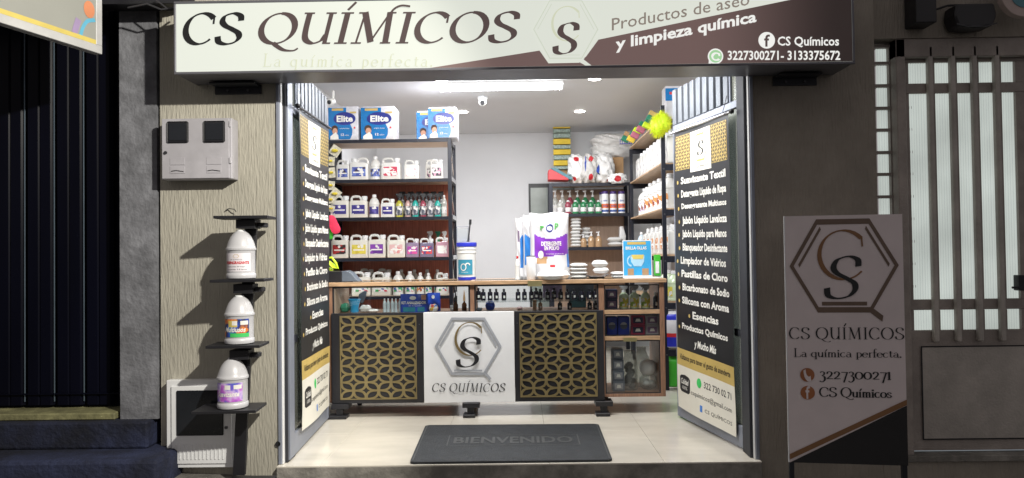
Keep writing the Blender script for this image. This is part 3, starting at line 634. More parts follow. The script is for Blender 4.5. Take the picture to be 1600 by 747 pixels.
MB().box(xd0-.05, xd0-.001, DY-.05, DY+.06, .0, 2.21).build('frame', 'door_brown', t, bev=.004); MB().box(xd0-.05, xd1+.05, DY-.05, DY+.06, 2.11, 2.2095).build('frame', 'door_brown', t, bev=.004)
for py0, py1 in ((72, 95), (127.5, 143), (464.5, 481), (512.5, 700)):
    MB().box(xd0, xd1, DY-.012, DY+.03, dz(py1), dz(py0)-.0005 if py0 > 80 else 2.1095).build('rail', 'door_brown', t, bev=.002)
edges = [(1412, 1422)]+[(cols[i][1], cols[i+1][0]) for i in range(4)]+[(1589, 1640)]
for (a, b), k in zip(edges, range(6)):
    for py0, py1 in rows: MB().box(dx(a), dx(b), DY-.011, DY+.029, dz(py1)+.0005, dz(py0)-.001).build('stile', 'door_brown', t)
for a, b in cols:
    for py0, py1 in rows:
        x0_, x1_ = dx(a)-.003, dx(b)+.003
        MB().grid(lambda u, v: (x0_+(x1_-x0_)*u, DY+.008+.003*math.cos(u*(x1_-x0_)/.0135*2*math.pi), dz(py1)-.003+(dz(py0)-dz(py1)+.006)*v), 48, 1).build('pane', 'lit_reeded_glass', t, smooth=True)
for c in (1458, 1493, 1527, 1562): 
    x_ = dx(c, DY-.04); MB().box(x_-.013, x_+.013, DY-.05, DY-.014, dz(530), dz(72)).build('bar', 'bar_grey', t, bev=.008, seg=2)
a, b, c, d = dx(1431), dx(1597), dz(538), dz(682)
MB().box(a, b, DY-.018, DY-.0125, d, c).build('lower_panel', 'bar_grey', t, bev=.002)
mb = MB(); line(mb, [(a, c), (b, c), (b, d), (a, d)], .007, lambda u, v, e=0: Vector((u, DY-.0195, v)), 0, True); mb.build('panel_groove', 'black', t)
MB().box(dx(1577), dx(1589), DY-.06, DY-.0125, dz(452), dz(428)).build('lock_box', 'black_metal', t, bev=.003); MB().cyl((dx(1567), DY-.055, dz(447)), (dx(1580), DY-.055, dz(447)), .006).build('handle', 'black_metal', t)
MB().box(xd0-.05, xd1+.05, -.02, .2, -.02, .012).build('sill', 'step_concrete', t, bev=.003)
emis('leak_glow', (.5, .55, .6), .35)
MB().box(xd0, xd1, DY+.01, DY+.02, .013, .0405).build('glow_strip', 'leak_glow', t)  # glowing strip painting in the light that leaks under the door
wall('threshold_wall', 'dark concrete base below the barred door', 1.894, 4.6, .0, .2, -.35, -.021, 'stucco_shaded')
wall('facade_wall', 'dark wall edge right of the barred door at the picture edge', xd1+.051, 4.6, .002, .2, -.02, 2.209, 'stucco_shaded')
t = thing('side_window', 'tall narrow lit window of stacked panes between the brown wall and the barred door', 'window', (1.95, .1, .3))
sy_ = .09; sx0, sx1 = P(1372, 200, sy_).x, P(1402, 200, sy_).x
py = 74
MB().box(1.894, 1.8955+.002, .01, .15, .01, 2.2085).build('reveal', 'door_brown', t)
rs = [(76, 99), (102, 133), (137, 167), (172, 202), (206, 236), (241, 271), (275, 305), (310, 340), (345, 375), (380, 410), (415, 445), (450, 480), (485, 515), (520, 550), (555, 585)]
MB().box(1.8975, sx1+.06, sy_+.012, sy_+.05, .01, P(1385, 590, sy_).z).build('apron', 'door_brown', t)
for a, b in rs:
    za, zb = P(1385, b, sy_).z, P(1385, a, sy_).z; xg = P(1388.5, 200, sy_).x
    MB().grid(lambda u, v: (sx0+(xg-sx0)*u, sy_+.008+.003*math.cos(u*(xg-sx0)/.0135*2*math.pi), za+(zb-za)*v), 30, 1).build('pane', 'lit_reeded_glass', t, smooth=True)
    MB().box(1.8975, sx1+.07, sy_-.02, sy_+.03, zb+.0005, zb+.0155).build('glazing_bar', 'door_brown', t, bev=.001)
MB().box(P(1389, 200, sy_).x, xd0-.051, sy_-.015, sy_+.05, .011, 2.2085).build('mullion', 'door_brown', t)
# things on the wall above the barred door
q = P(1447, 15, -.12); t = MB(); t.box(q.x-.05, q.x+.055, -.12, -.001, P(1447, 35, -.12).z, q.z+.2)
tag(t.build('junction_box', 'black', loc=(q.x, 0, q.z), bev=.004), 'black junction box on the wall above the barred door', 'junction box')
t = thing('wall_lamp', 'unlit black caged wall lamp at the top right beside the junction box', 'wall lamp', P(1526, 25, -.1))
x0_, x1_ = P(1492, 20, -.12).x, P(1558, 20, -.12).x; zb, zt = P(1526, 43, -.12).z, P(1526, 5, -.12).z; xm = (x0_+x1_)/2; hw = (x1_-x0_)/2
MB().prism([(x0_+.01, zt), (x0_, (zt+zb)/2), (x0_+.02, zb+.01), (xm, zb), (x1_-.02, zb+.01), (x1_, (zt+zb)/2), (x1_-.01, zt)], -.12, -.01).build('shade', 'black', t, bev=.008)
MB().tube([(x0_+.005, -.125, zb+.02), (xm-.05, -.13, zb+.004), (xm+.05, -.13, zb+.004), (x1_-.005, -.125, zb+.02)], .003, 6).build('cage_wire', 'steel_dark', t)
MB().tube([P(1462, 15, -.03), P(1480, 9, -.03), P(1495, 8, -.03)], .006, 6).build('cable', 'black', t)
t = thing('round_sign', 'edge of a round pale sign with a teal centre in the top right corner', 'sign', P(1605, -12, -.15))
q = P(1601, -10, -.15); mat('pale_pink', (.45, .36, .33), .5); mat('teal', (.08, .22, .27), .5)
MB().cyl((q.x, -.15, q.z), (q.x, -.11, q.z), .118, n=40).build('rim', 'pale_pink', t, bev=.002); MB().cyl((q.x, -.154, q.z), (q.x, -.1505, q.z), .072, n=36).build('disc', 'teal', t)
cb = MB().tube([P(200, 12, -.2), P(230, 6, -.22), P(252, 15, -.21), P(286, 10, -.2), P(300, 0, -.2)], .005, 6); cb.tube([P(244, 0, -.2), P(262, 14, -.2), P(284, 9, -.2)], .004, 6)
tag(cb.build('cable', 'steel_dark', loc=P(250, 8, -.2)), 'loose pale wires hanging at the upper left corner of the lit sign', 'cable')
# ================================================================== WELCOME MAT
mat('mat_rubber', (.022, .026, .032), .6, var=.25, scale=14, bump=.5, bscale=250); mat('mat_ridge', (.055, .058, .06), .55, var=.2)
cs = [Zf(640, 722, .012), Zf(957, 718, .012), Zf(935, 662, .012), Zf(665, 664, .012)]
t = thing('welcome_mat', 'dark rubber welcome mat reading BIENVENIDO on the shop threshold', 'doormat', ((cs[0]+cs[1]+cs[2]+cs[3])/4).to_3d()*1)
def mt(u, v, d=0):
    a = cs[0].lerp(cs[1], u); b = cs[3].lerp(cs[2], u); p = a.lerp(b, v); p.z = .012+d; return p
cr = [(.02, 0), (.98, 0), (.995, .012), (1, .03), (1, .97), (.99, .99), (.975, 1), (.025, 1), (.01, .99), (0, .97), (0, .03), (.005, .012)]
mb = MB(); mb.add([mt(u, v, -.0115) for u, v in cr]+[mt(u, v, 0) for u, v in cr], [tuple(range(12)), tuple(range(12, 24))]+[(i, (i+1) % 12, 12+(i+1) % 12, 12+i) for i in range(12)]); mb.build('sheet', 'mat_rubber', t)
mb = MB(); line(mb, [(.16, .38), (.86, .38), (.86, .66), (.16, .66)], .007, lambda u, v, d=0: mt(u, v, .0015), 0, True); line(mb, [(.012, .03), (.988, .03), (.988, .97), (.012, .97)], .006, lambda u, v, d=0: mt(u, v, .001), 0, True); mb.build('border_ridge', 'mat_ridge', t)
mb = MB(); text_fit(mb, 'BIENVENIDO', (.19, .83, .43, .61), lambda u, v, d=0: mt(u, v, .002), bold=.02); mb.build('lettering', 'mat_ridge', t)
mb = MB()
for i in range(70):
    u = .02+.96*i/69
    for v0, v1 in ((.05, .34), (.70, .94)): mb.add([mt(u-.0025, v0, .0008), mt(u+.0025, v0, .0008), mt(u+.0025, v1, .0008), mt(u-.0025, v1, .0008)], [(0, 1, 2, 3)])
o = mb.build('grooves', 'mat_rubber', t); o['kind'] = 'stuff'

# ================================================================== BOTTLE STAND ON THE LEFT
SYD = -.19
t = thing('bottle_stand', 'tall black wooden display stand with four stepped shelves against the beige wall', 'display stand', P(372, 740, SYD+.05))
pl = []
for (a, b, py, dep, tilt_) in ((334, 422, 339.5, .17, .0), (328.5, 417, 438, .18, -.006), (322, 410, 540, .18, .004), (300, 404, 641, .2, .0)):
    yf = SYD-.09; z = P((a+b)/2, py, yf+.05).z; x0, x1 = P(a, py, yf).x, P(b, py, yf+.05).x
    mb = MB(); mb.box(x0, x1, yf, yf+dep, z-.008, z+.006, Matrix.Translation(((x0+x1)/2, yf, z)) @ Matrix.Rotation(tilt_, 4, 'Y') @ Matrix.Rotation(R(4), 4, 'Z') @ Matrix.Translation((-(x0+x1)/2, -yf, -z)))
    mb.build('shelf', 'black', t, bev=.0015); pl.append((x0, x1, z+.006, yf))
def post(pxa, pya, pxb, pyb, w_, nm='post'):
    a = P(pxa, pya, SYD+.07); b = P(pxb, pyb, SYD+.07); mb = MB()
    mb.add([a+Vector((s*w_/2, e, 0)) for s in (-1, 1) for e in (-.012, .012)]+[b+Vector((s*w_/2, e, 0)) for s in (-1, 1) for e in (-.012, .012)], [(0, 1, 3, 2), (4, 6, 7, 5), (0, 4, 5, 1), (2, 3, 7, 6), (0, 2, 6, 4), (1, 5, 7, 3)])
    mb.build(nm, 'black', t, bev=.002)
post(393, 345, 374, 742, .062)
for (cx, cy) in ((390, 349), (386, 449), (380, 551), ):
    a = P(cx, cy, SYD+.02); MB().box(a.x-.052, a.x+.045, SYD-.03, SYD+.055, a.z-.028, a.z+.018).build('bracket', 'black', t, bev=.002); b = P(cx+20, cy+3, SYD+.03); MB().box(b.x-.02, b.x+.022, SYD, SYD+.055, b.z-.012, b.z+.012).build('peg', 'black', t, bev=.004)
MB().box(P(350, 735, SYD).x, P(420, 735, SYD).x, SYD-.05, SYD+.12, gz(-1.45)+.001, gz(-1.45)+.02).build('foot', 'black', t, bev=.003)
# gallon bottles with domed shoulders
def dome_bottle(label, pxc, py_top, py_base, w_px, z, kind, y):
    sc_ = (y+3.9)/F; r = w_px*sc_/2; h = (py_base-py_top)*sc_; c = Vector((P(pxc, py_base, y).x, y, z))
    t = thing('gallon_bottle', label, 'bottle', c, 'gallon bottles on the black wall stand')
    MB().lathe([(r*.86, 0), (r*.97, .012*h), (r*1.0, .05*h), (r*.985, .10*h), (r*.94, .115*h), (r*.94, .56*h), (r*.96, .575*h), (r*1.01, .585*h), (r*1.01, .62*h), (r*.96, .635*h), (r*.92, .69*h), (r*.83, .77*h), (r*.70, .85*h), (r*.52, .92*h), (r*.40, .95*h), (r*.36, .965*h)], c, 28).build('body', 'bottle_plastic', t, smooth=True)
    MB().lathe([(r*.30, .96*h), (r*.30, .99*h), (r*.26, h), (r*.1, h*1.004)], c, 18).build('cap', 'white_paint', t, smooth=True)
    MB().tube([c+Vector((-r*.55, r*.5, h*.86)), c+Vector((-r*.85, r*.75, h*.82)), c+Vector((-r*.95, r*.8, h*.70)), c+Vector((-r*.78, r*.6, h*.63))], r*.10, 8).build('handle', 'bottle_plastic', t, smooth=True)
    def cy(u, v, d=0):
        a = R(-90)+(u-.5)*2.1; rr_ = r*.94+.0012+d; return c+Vector((rr_*math.cos(a), rr_*math.sin(a), h*(.15+.37*v)))
    def patch(nm, m, u0, u1, v0, v1, d=0): MB().grid(lambda a, b: cy(u0+(u1-u0)*a, v0+(v1-v0)*b, d), 10, 1).build(nm, m, lb, smooth=True)
    lb = MB().grid(lambda a, b: cy(a, b), 14, 1).build('label', kind[0], t, smooth=True)
    if kind[1] == 'red':
        mb = MB(); text_fit(mb, 'DESENGRASANTE', (.06, .94, .40, .56), lambda u, v, d=0: cy(u, v, .0008), bold=.04); mb.build('title', 'red_ink', lb)
        mb = MB(); text_fit(mb, 'limpieza total del hogar', (.12, .8, .22, .30), lambda u, v, d=0: cy(u, v, .0008)); text_fit(mb, 'CS QUÍMICOS', (.3, .7, .62, .68), lambda u, v, d=0: cy(u, v, .0008)); text_fit(mb, 'contenido 3.8 litros', (.15, .85, .08, .15), lambda u, v, d=0: cy(u, v, .0008)); mb.build('small_print', 'ink_black', lb)
        mb = MB(); line(mb, hexpts(.5, .83, .10, .09), .014, lambda u, v, d=0: cy(u, v, .0008), 0, True); mb.build('logo', 'banner_gold', lb)
    else:
        patch('logo_disc', 'ink_white', .42, .6, .66, .9, .0008); patch('corner_box', 'ink_white', .7, .96, .68, .9, .0008)
        mb = MB(); text_fit(mb, kind[1], (.12, .88, .28, .56), lambda u, v, d=0: cy(u, v, .001), bold=.03, shear=.3); mb.build('title', 'ink_white', lb)
        if kind[0] == 'label_rainbow':
            patch('green_wave', 'ink_green', .35, 1, 0, .22, .0006); patch('yellow_sun', 'board_yellow', .28, .6, .56, .92, .0004)
mat('bottle_plastic', (.50, .50, .52), .35, var=.04, scale=14, bump=.05, bscale=30); mat('label_paper', (.74, .70, .74), .45, var=.02)
noiseprint('label_rainbow', [(.55, .03, .03), (.70, .22, .03), (.02, .03, .10), (.03, .08, .45), (.05, .3, .4)], 22, seed=1)
noiseprint('label_violet', [(.08, .12, .50), (.16, .10, .55), (.60, .45, .75), (.45, .10, .55), (.12, .12, .5)], 18, seed=4)
for args in (('white gallon bottle with red lettered label, top of the black stand', 377, 357.5, 434, 45, pl[1], ('label_paper', 'red')),
             ('white gallon bottle with red, blue and green picture label, middle of the black stand', 374.5, 461.5, 536.5, 45, pl[2], ('label_rainbow', 'Multiusos')),
             ('white gallon bottle with violet and blue label, lowest on the black stand', 364, 560, 637.5, 47, pl[3], ('label_violet', 'Suavizante'))):
    dome_bottle(args[0], args[1], args[2], args[3], args[4], args[5][2]+.0015, args[6], SYD)

# ================================================================== POSTER STAND ON THE RIGHT
mat('poster_white', (.74, .66, .66), .55, var=.04); mat('poster_brown', (.24, .12, .05), .5); mat('poster_black', (.012, .012, .013), .6, bump=.3, bscale=300); mat('poster_ink', (.014, .016, .018), .5); mat('poster_line', (.16, .11, .08), .5); mat('poster_orange', (.35, .13, .05), .5)
pa, pb = P(1234, 722, -.33), P(1418.5, 727, -.405); pc = P(1229.5, 338, -.33)
zt = pc.z; zb = pa.z; ux = (pb-pa); ux.z = 0; Lp = ux.length; ux.normalize(); nn = Vector((ux.y, -ux.x, 0))
def pp(u, v, d=0): return pa+ux*u*Lp+nn*(d+.002)+Vector((0, 0, (zt-zb)*v))
t = thing('poster_stand', 'standing advertising poster on black legs reading CS QUÍMICOS beside the barred door', 'sign', (pa+pb)/2-Vector((0, 0, .2)))
def pbox(nm, m, u0, u1, v0, v1, d0, d1, bev=.001):
    mb = MB(); mb.add([pp(u, v, d) for u in (u0, u1) for d in (d0, d1) for v in (v0, v1)], [(0, 1, 3, 2), (4, 6, 7, 5), (0, 4, 5, 1), (2, 3, 7, 6), (0, 2, 6, 4), (1, 5, 7, 3)]); mb.build(nm, m, t, bev=bev)
pbox('frame_rail', 'black_metal', 0, 1, .985, .999, -.025, -.003); pbox('frame_rail', 'black_metal', 0, 1, .0, .012, -.025, -.003)
vb = (gz(1.35)-zb)/(zt-zb)
pbox('leg', 'black_metal', .0, .04, vb+.002, 1, -.027, -.004); pbox('leg', 'black_metal', .955, .998, vb+.002, 1, -.027, -.004)
g = MB().grid(lambda a, b: pp(a, b, .003*math.sin(a*3)), 8, 2); g.grid(lambda a, b: pp(a, b, -.0025+.003*math.sin(a*3)), 8, 2); g.build('sheet', 'poster_white', t, smooth=True)
fp = lambda u, v, d=0: pp(u, v, .004+d)
pbox('edge_strip', 'white_paint', -.012, .0, 0, 1, -.004, .001)
mb = MB(); mb.add([fp(*q) for q in ((0, .0), (1, 0), (1, .31), (1, .30))], [(0, 1, 3)]); mb.v = [fp(.0, .0), fp(1, .0), fp(1, .238), fp(1, .238)]; mb.f = [(0, 1, 2)]; mb.mi = [0]; mb.build('black_corner', 'poster_black', t)
mb = MB(); mb.add([fp(0, .012, .001), fp(1, .240, .001), fp(1, .262, .001), fp(0, .034, .001)], [(0, 1, 2, 3)]); mb.build('gold_stripe', 'poster_brown', t)
emblem(fp, .495, .796, .447, .178, .022, 'poster_line', 'poster_brown', 'poster_ink', t)
mb = MB(); pen(mb, 'CS QUÍMICOS', (.02, .985, .500, .547), fp, nib=.13, ang=0, thin=.025, track=.06); mb.build('name_lettering', 'poster_ink', t)
mb = MB(); pen(mb, 'La química perfecta.', (.055, .955, .428, .462), fp, nib=.12, ang=0, thin=.045); mb.build('slogan', 'poster_ink', t)
mb = MB(); pen(mb, '3227300271', (.27, .87, .340, .392), fp, nib=.14, thin=.05); pen(mb, 'CS Químicos', (.27, .87, .268, .306), fp, nib=.17, thin=.06); mb.build('contact_text', 'poster_ink', t)
asp = Lp/(zt-zb)
for cv in (.355, .283):
    mb = MB(); disc(mb, (.165, cv), .062, lambda u, v, d=0, c=cv: fp(u, c+(v-c)*asp), 20); mb.build('icon_disc', 'poster_orange', t)
mb = MB(); text_fit(mb, 'f', (.145, .185, .258, .31), lambda u, v, d=0: fp(u, v, .001), bold=.02); line(mb, spl([(.14, .375), (.15, .35), (.175, .338), (.195, .342)]), .02, fp, .001); mb.build('icon_mark', 'poster_white', t)

glass('vitrine_glass', (.95, .97, .97), .6, .015)
# ================================================================== COUNTER
CY = 1.10; CB = 1.52          # front plane and back of the cabinet
def cx_(px, y=CY): return P(px, 500, y).x
def cz(px, py, y=CY): return P(px, py, y).z
ct = thing('shop_counter', 'long wooden shop counter with glass display top and black gold-latticed front panels', 'counter', (-.15, CY, 0))
xl, xr = cx_(514.5), cx_(1038.5); ztop = cz(775, 438.5)
for nm, a_ in (('worktop_edge', (xl-.012, xr+.014, CY-.02, CY+.035)), ('worktop_edge', (xl-.012, xr+.014, CB-.035, CB+.02)), ('worktop_edge', (xl-.012, xl+.03, CY+.0355, CB-.0355)), ('worktop_edge', (xr-.03, xr+.014, CY+.0355, CB-.0355)), ('worktop_edge', (cx_(735), cx_(741.5), CY+.0355, CB-.0355)), ('worktop_edge', (cx_(936), cx_(944.5), CY+.0355, CB-.0355))):
    MB().box(*a_, ztop-.026, ztop).build(nm, 'wood_edge', ct, bev=.002)
for a_, b_ in ((xl+.0305, cx_(735)-.0005), (cx_(741.5)+.0005, cx_(936)-.0005), (cx_(944.5)+.0005, xr-.0305)): MB().box(a_, b_, CY+.0355, CB-.0355, ztop-.007, ztop-.0005).build('glass_top', 'vitrine_glass', ct)
zv0 = cz(775, 487.5); gl = 'vitrine_glass'
dv_ = [(514.5, 519.5), (735, 741.5), (936, 944.5), (1031, 1038.5)]
zc0 = cz(990, 620)
for i, (a, b) in enumerate(dv_):
    z0 = zv0-.6+.02 if i < 2 else zc0
    MB().box(cx_(a), cx_(b), CY, CB, (.1 if i in (0,) else zv0-.001 if i == 1 else zc0), ztop-.0265).build('upright', 'wood_side', ct, bev=.001)
MB().box(cx_(519.5), cx_(936), CY+.002, CB, zv0-.016, zv0-.0015).build('vitrine_floor', 'wood_side', ct, bev=.001)
for a, b in ((519.5, 735), (741.5, 936)):
    MB().box(cx_(a)+.003, cx_(b)-.003, CY+.004, CY+.008, zv0, ztop-.028).build('glass_pane', gl, ct); 
    MB().box(cx_(a)+.0005, cx_(b)-.0005, CY+.0005, CY+.012, ztop-.038, ztop-.0268).build('track', 'black', ct); MB().box(cx_(b)-.012, cx_(b)-.0005, CY+.0006, CY+.011, zv0, ztop-.0385).build('track', 'black', ct)
    MB().box(cx_(a)+.0005, cx_(a)+.010, CY+.0006, CY+.011, zv0, ztop-.0385).build('track', 'black', ct)
MB().box(cx_(519.5)+.001, cx_(524)+.001, CY+.013, CB-.01, zv0, ztop-.027).build('side_lining', 'tan_board', ct)
zsh = cz(840, 468.5, CY+.15)
MB().box(cx_(741.5)+.013, cx_(936)-.013, CY+.02, CB-.03, zsh-.006, zsh).build('glass_shelf', gl, ct)
MB().box(P(824.5, 440, CY-.02).x, P(846.5, 440, CY-.02).x, CY-.024, CY-.0205, cz(835, 446.5)-.003, ztop-.004).build('lock_plate', 'brass', ct)
# right hand compartments
for pa_, pb_ in ((484, 490.5), (525, 531.5), (615, 620)):
    MB().box(cx_(944.5)+.0005, cx_(1031)-.0005, CY+.0005, CB-.001, cz(990, pb_), cz(990, pa_)).build('shelf_board', 'wood_edge' if pa_ < 600 else 'wood_side', ct, bev=.001)
for pa_, pb_ in ((444.5, 484), (490.5, 525), (531.5, 615)):
    MB().box(cx_(944.5)+.002, cx_(1031)-.002, CY+.006, CY+.010, cz(990, pb_)+.001, cz(990, pa_)-.001).build('glass_pane', gl, ct)
    mb = MB(); line(mb, [(cx_(945.5), cz(990, pa_)-.004), (cx_(1030), cz(990, pa_)-.004), (cx_(1030), cz(990, pb_)+.004), (cx_(945.5), cz(990, pb_)+.004)], .008, lambda u, v, d=0: Vector((u, CY+.003, v)), 0, True); mb.build('pane_edge', 'black', ct)
MB().box(P(974, 530, CY).x, P(995, 530, CY).x, CY-.004, CY-.0005, cz(990, 533.5), cz(990, 527.5)).build('lock_plate', 'brass', ct)

# front panels
zp0, zp1 = cz(730, 627.5), cz(730, 487); FY = CY-.022
def panel(nm, a, b, m, y0=FY, y1=CY-.001): return MB().box(cx_(a, FY), cx_(b, FY), y0, y1, zp0, zp1).build(nm, m, ct, bev=.0015)
panel('black_panel', 517.5, 661.3, 'black'); panel('black_panel', 803.5, 943, 'black')
wp = panel('name_panel', 661.7, 803.2, 'white_paint', FY-.006)
for x in (cx_(655, FY), cx_(808, FY)):
    MB().cyl((x, FY-.003, zp1-.08), (x, FY+.001, zp1-.08), .004, n=8).build('screw', 'steel_dark', ct)
def lattice(a, b, ya, yb):
    u0, u1 = cx_(a, FY), cx_(b, FY); z1_, z0_ = P((a+b)/2, ya, FY).z, P((a+b)/2, yb, FY).z
    nx, nz = 6, 10; ax = (u1-u0-.012)/nx; az = (z1_-z0_-.012)/nz; ox, oz = u0+.006, z0_+.006; mb = MB(); y0, y1 = FY-.0065, FY-.0012
    def face(poly):
        n = len(poly); vs = [(x, y0, z) for x, z in poly]+[(x, y1, z) for x, z in poly]
        mb.add(vs, [tuple(range(n))]+[(i, (i+1) % n, n+(i+1) % n, n+i) for i in range(n)])
    dx_, dz_ = ax*.30, az*.36
    for i in range(nx):
        for j in range(nz):
            flip = (i+j) % 2      # 0: nodes at lower-left/upper-right
            def T(u, v):          # unit cell -> plane, with mirrored u when flipped
                uu = 1-u if flip else u; return (ox+(i+uu)*ax, oz+(j+v)*az)
            ts = [.11, .27, .42, .5, .58, .73, .89]
            wv = lambda s: .205*math.sin(math.pi*(s-.11)/.78)**.8 if 0 < (s-.11)/.78 < 1 else 0
            up = [T(s-wv(s), s+wv(s)) for s in ts]; lo = [T(s+wv(s), s-wv(s)) for s in ts]
            face([T(0, 0)]+up+[T(1, 1), T(.33, 1), T(.13, .85), T(0, .60)])
            face([T(0, 0), T(.67, 0), T(.87, .15), T(1, .40), T(1, 1)]+lo[::-1])
    for p in ((u0, ox, z0_, z1_), (ox+nx*ax, u1, z0_, z1_), (ox, ox+nx*ax, z0_, oz), (ox, ox+nx*ax, oz+nz*az, z1_)): mb.box(p[0], p[1], y0, y1, p[2], p[3])
    mb.build('gold_lattice', 'gold', ct, fix=False)
lattice(531, 650.5, 493, 624); lattice(811.5, 932, 489, 620)
mat('logo_grey', (.42, .44, .48), .45, .3); mat('logo_bronze', (.26, .19, .085), .4, .5)
def wf(u, v, d=0): q = P(u, 1000-v, FY-.008); q.y = FY-.0085-d*4; return q
h = hexpts(731.5, 1000-541, 50, 43)
mb = MB(); line(mb, h, 3.8, wf, .001, True); k = [(731.5+(x-731.5)*.88, 459+(y-459)*.88) for x, y in h]
for a, b in ((0, 1), (2, 3), (4, 5)): line(mb, [k[a], k[b]], 2.6, wf, .001)
line(mb, [(757, 1000-582), (766.5, 1000-592.5)], 4.2, wf, .0013); mb.build('hexagon', 'logo_grey', wp)
mb = MB(); pen(mb, 'C', (712, 752.5, 1000-555, 1000-503.5), lambda u, v, d=0: wf(u, v, .002+d), nib=.075, ang=20, thin=.03); mb.build('letter_c', 'logo_bronze', wp)
mb = MB(); pen(mb, 'S', (716, 748, 1000-573, 1000-527), lambda u, v, d=0: wf(u, v, .0032+d), nib=.15, ang=12, thin=.035, shear=.16); mb.build('letter_s', 'black', wp)
mb = MB(); pen(mb, 'CS QUÍMICOS', (676, 789, 1000-612, 1000-599), wf, nib=.14, ang=18, thin=.04, shear=.2, track=.1, lift=.0003); mb.build('name_lettering', 'black', wp)
# feet
for i, (a, b) in enumerate(((513, 549), (722, 748), (928, 957))):
    xa_, xb_ = cx_(a, FY), cx_(b, FY); m_ = (xa_+xb_)/2; w2 = .028
    ft = MB(); ft.box(xa_+.002, xb_-.03, FY-.045, FY+.05, .001, .022); ft.box(m_-w2, m_+w2*.6, FY-.01, FY+.03, .0225, zp0-.012); ft.box(m_-.06, m_+.055, FY-.02, FY+.10, zp0-.035, zp0-.002)
    ft.build('foot', 'black', ct, bev=.002)
for x in (-1.2, -.35, .6): MB().box(x, x+.03, CB-.04, CB-.005, .002, .12).build('foot', 'black', ct)
MB().box(cx_(519.5)+.002, cx_(936), CB-.03, CB-.01, .12, zv0-.017).build('rear_board', 'wood_side', ct)

# ================================================================== SHELVING UNITS
mat('post_navy', (.012, .014, .024), .4, .3)
LY = 2.05
sh = thing('shelving_unit', 'tall black and wood shelving unit of jugs against the left wall', 'shelving', (-1.06, LY, 0))
X0, X1 = P(510, 300, LY).x, P(706, 300, LY).x
LZ = [P(610, p, LY).z for p in (217.8, 280, 339.3, 402.8)]+[.763, .40, .12]
for z in LZ:
    MB().box(X0+.031, X1-.032, LY+.006, LY+.40, z-.014, z).build('shelf_board', 'wood_under', sh); MB().box(X0+.031, X1-.032, LY, LY+.0055, z-.026, z+.001).build('front_rail', 'post_navy', sh, bev=.001)
for xx in (X0, X1-.031):
    for yy in (LY-.002, LY+.385): MB().box(xx, xx+.03, yy, yy+.03, .001, LZ[0]+.004).build('post', 'post_navy', sh, bev=.001)
for z in LZ: 
    MB().box(X1-.028, X1-.006, LY+.029, LY+.384, z-.03, z-.004).build('side_rail', 'steel_dark', sh); MB().box(X0+.004, X0+.028, LY+.029, LY+.384, z-.03, z-.004).build('side_rail', 'black', sh)
for i in range(4):
    za, zb_ = LZ[i]-.03, LZ[i+1]; MB().cyl((X1-.012, LY+.03, za), (X1-.012, LY+.38, zb_), .004, n=6).build('brace', 'chrome', sh); MB().cyl((X1-.018, LY+.03, zb_), (X1-.018, LY+.38, za), .004, n=6).build('brace', 'chrome', sh)
    MB().box(X1-.004, X1+.006, LY+.02, LY+.37, zb_-.02, zb_+.014).build('bracket', 'chrome', sh, bev=.001)
MB().box(X0+.031, X1-.032, LY+.402, LY+.412, .13, LZ[1]-.002).build('back_panel', 'mahogany', sh)
MB().box(X0+.001, X0+.006, LY+.03, LY+.38, .13, LZ[0]-.03).build('side_panel', 'black', sh)
BY = 4.02
bs = thing('shelving_unit', 'lower shelving unit with tan back board at the far wall, right of the detergent sack', 'shelving', (.9, BY, 0))
BX0, BX1 = P(858, 300, BY).x, P(983, 300, BY).x
BZ = [P(920, p, BY).z for p in (286, 333.5, 386, 436)]+[.4]
for z in BZ: MB().box(BX0+.041, BX1-.003, BY+.006, BY+.4, z-.014, z).build('shelf_board', 'wood_under', bs); MB().box(BX0+.041, BX1-.003, BY, BY+.0055, z-.034, z+.001).build('front_rail', 'post_navy', bs, bev=.001)
for xx in (BX0, BX1-.0025):
    for yy in (BY-.002, BY+.375): MB().box(xx, xx+.04, yy, yy+.03, .001, BZ[0]+.003).build('post', 'post_navy', bs, bev=.001)
MB().box(BX0+.041, BX1-.003, BY+.402, BY+.41, .1, BZ[0]-.036).build('back_panel', 'tan_board', bs)
SX = 1.135
ss = thing('shelving_unit', 'tall black shelving unit along the right wall carrying rows of white jugs', 'shelving', (1.3, 2.75, 0))
YN, YF = 1.93, 3.60
SZ = [2.155, 1.80, 1.44, 1.07, .70, .33]
for z in SZ:
    MB().box(SX, SX+.34, YN+.03, YF, z-.012, z).build('shelf_board', 'plywood', ss, bev=.001)
    for yy in (YN+.004, YF+.001): MB().box(SX+.031, SX+.31, yy, yy+.022, z-.062, z-.0125).build('end_rail', 'post_navy', ss, bev=.001)
for xx in (SX, SX+.311):
    for yy in (YN, YF-.0): MB().box(xx, xx+.03, yy, yy+.03, .001, SZ[0]+(.10 if yy == YN else -.015)).build('post', 'post_navy', ss, bev=.001)
for z in SZ: MB().cyl((SX+.015, YN-.004, z-.05), (SX+.015, YN, z-.05), .007, n=8).build('bolt', 'steel_dark', ss)
tag(MB().box(P(826, 300, YB-.02).x, P(857, 300, YB-.02).x+.3, YB-.03, YB-.002, .2, P(840, 287, YB-.02).z).build('inner_doorway', 'black', loc=(0, YB, 0)), 'black frame on the back wall just left of the far shelving unit', 'frame')
q0, q1 = P(829, 300, YB-.04).x, P(856, 300, YB-.04).x
mat('dim_green', (.22, .25, .23), .3)
tag(MB().box(q0, q1+.3, YB-.045, YB-.031, .25, P(840, 293.5, YB-.04).z).build('doorway_curtain', 'dim_green', loc=(0, YB-.04, 0)), 'grey green panel inside the black frame on the back wall', 'panel')
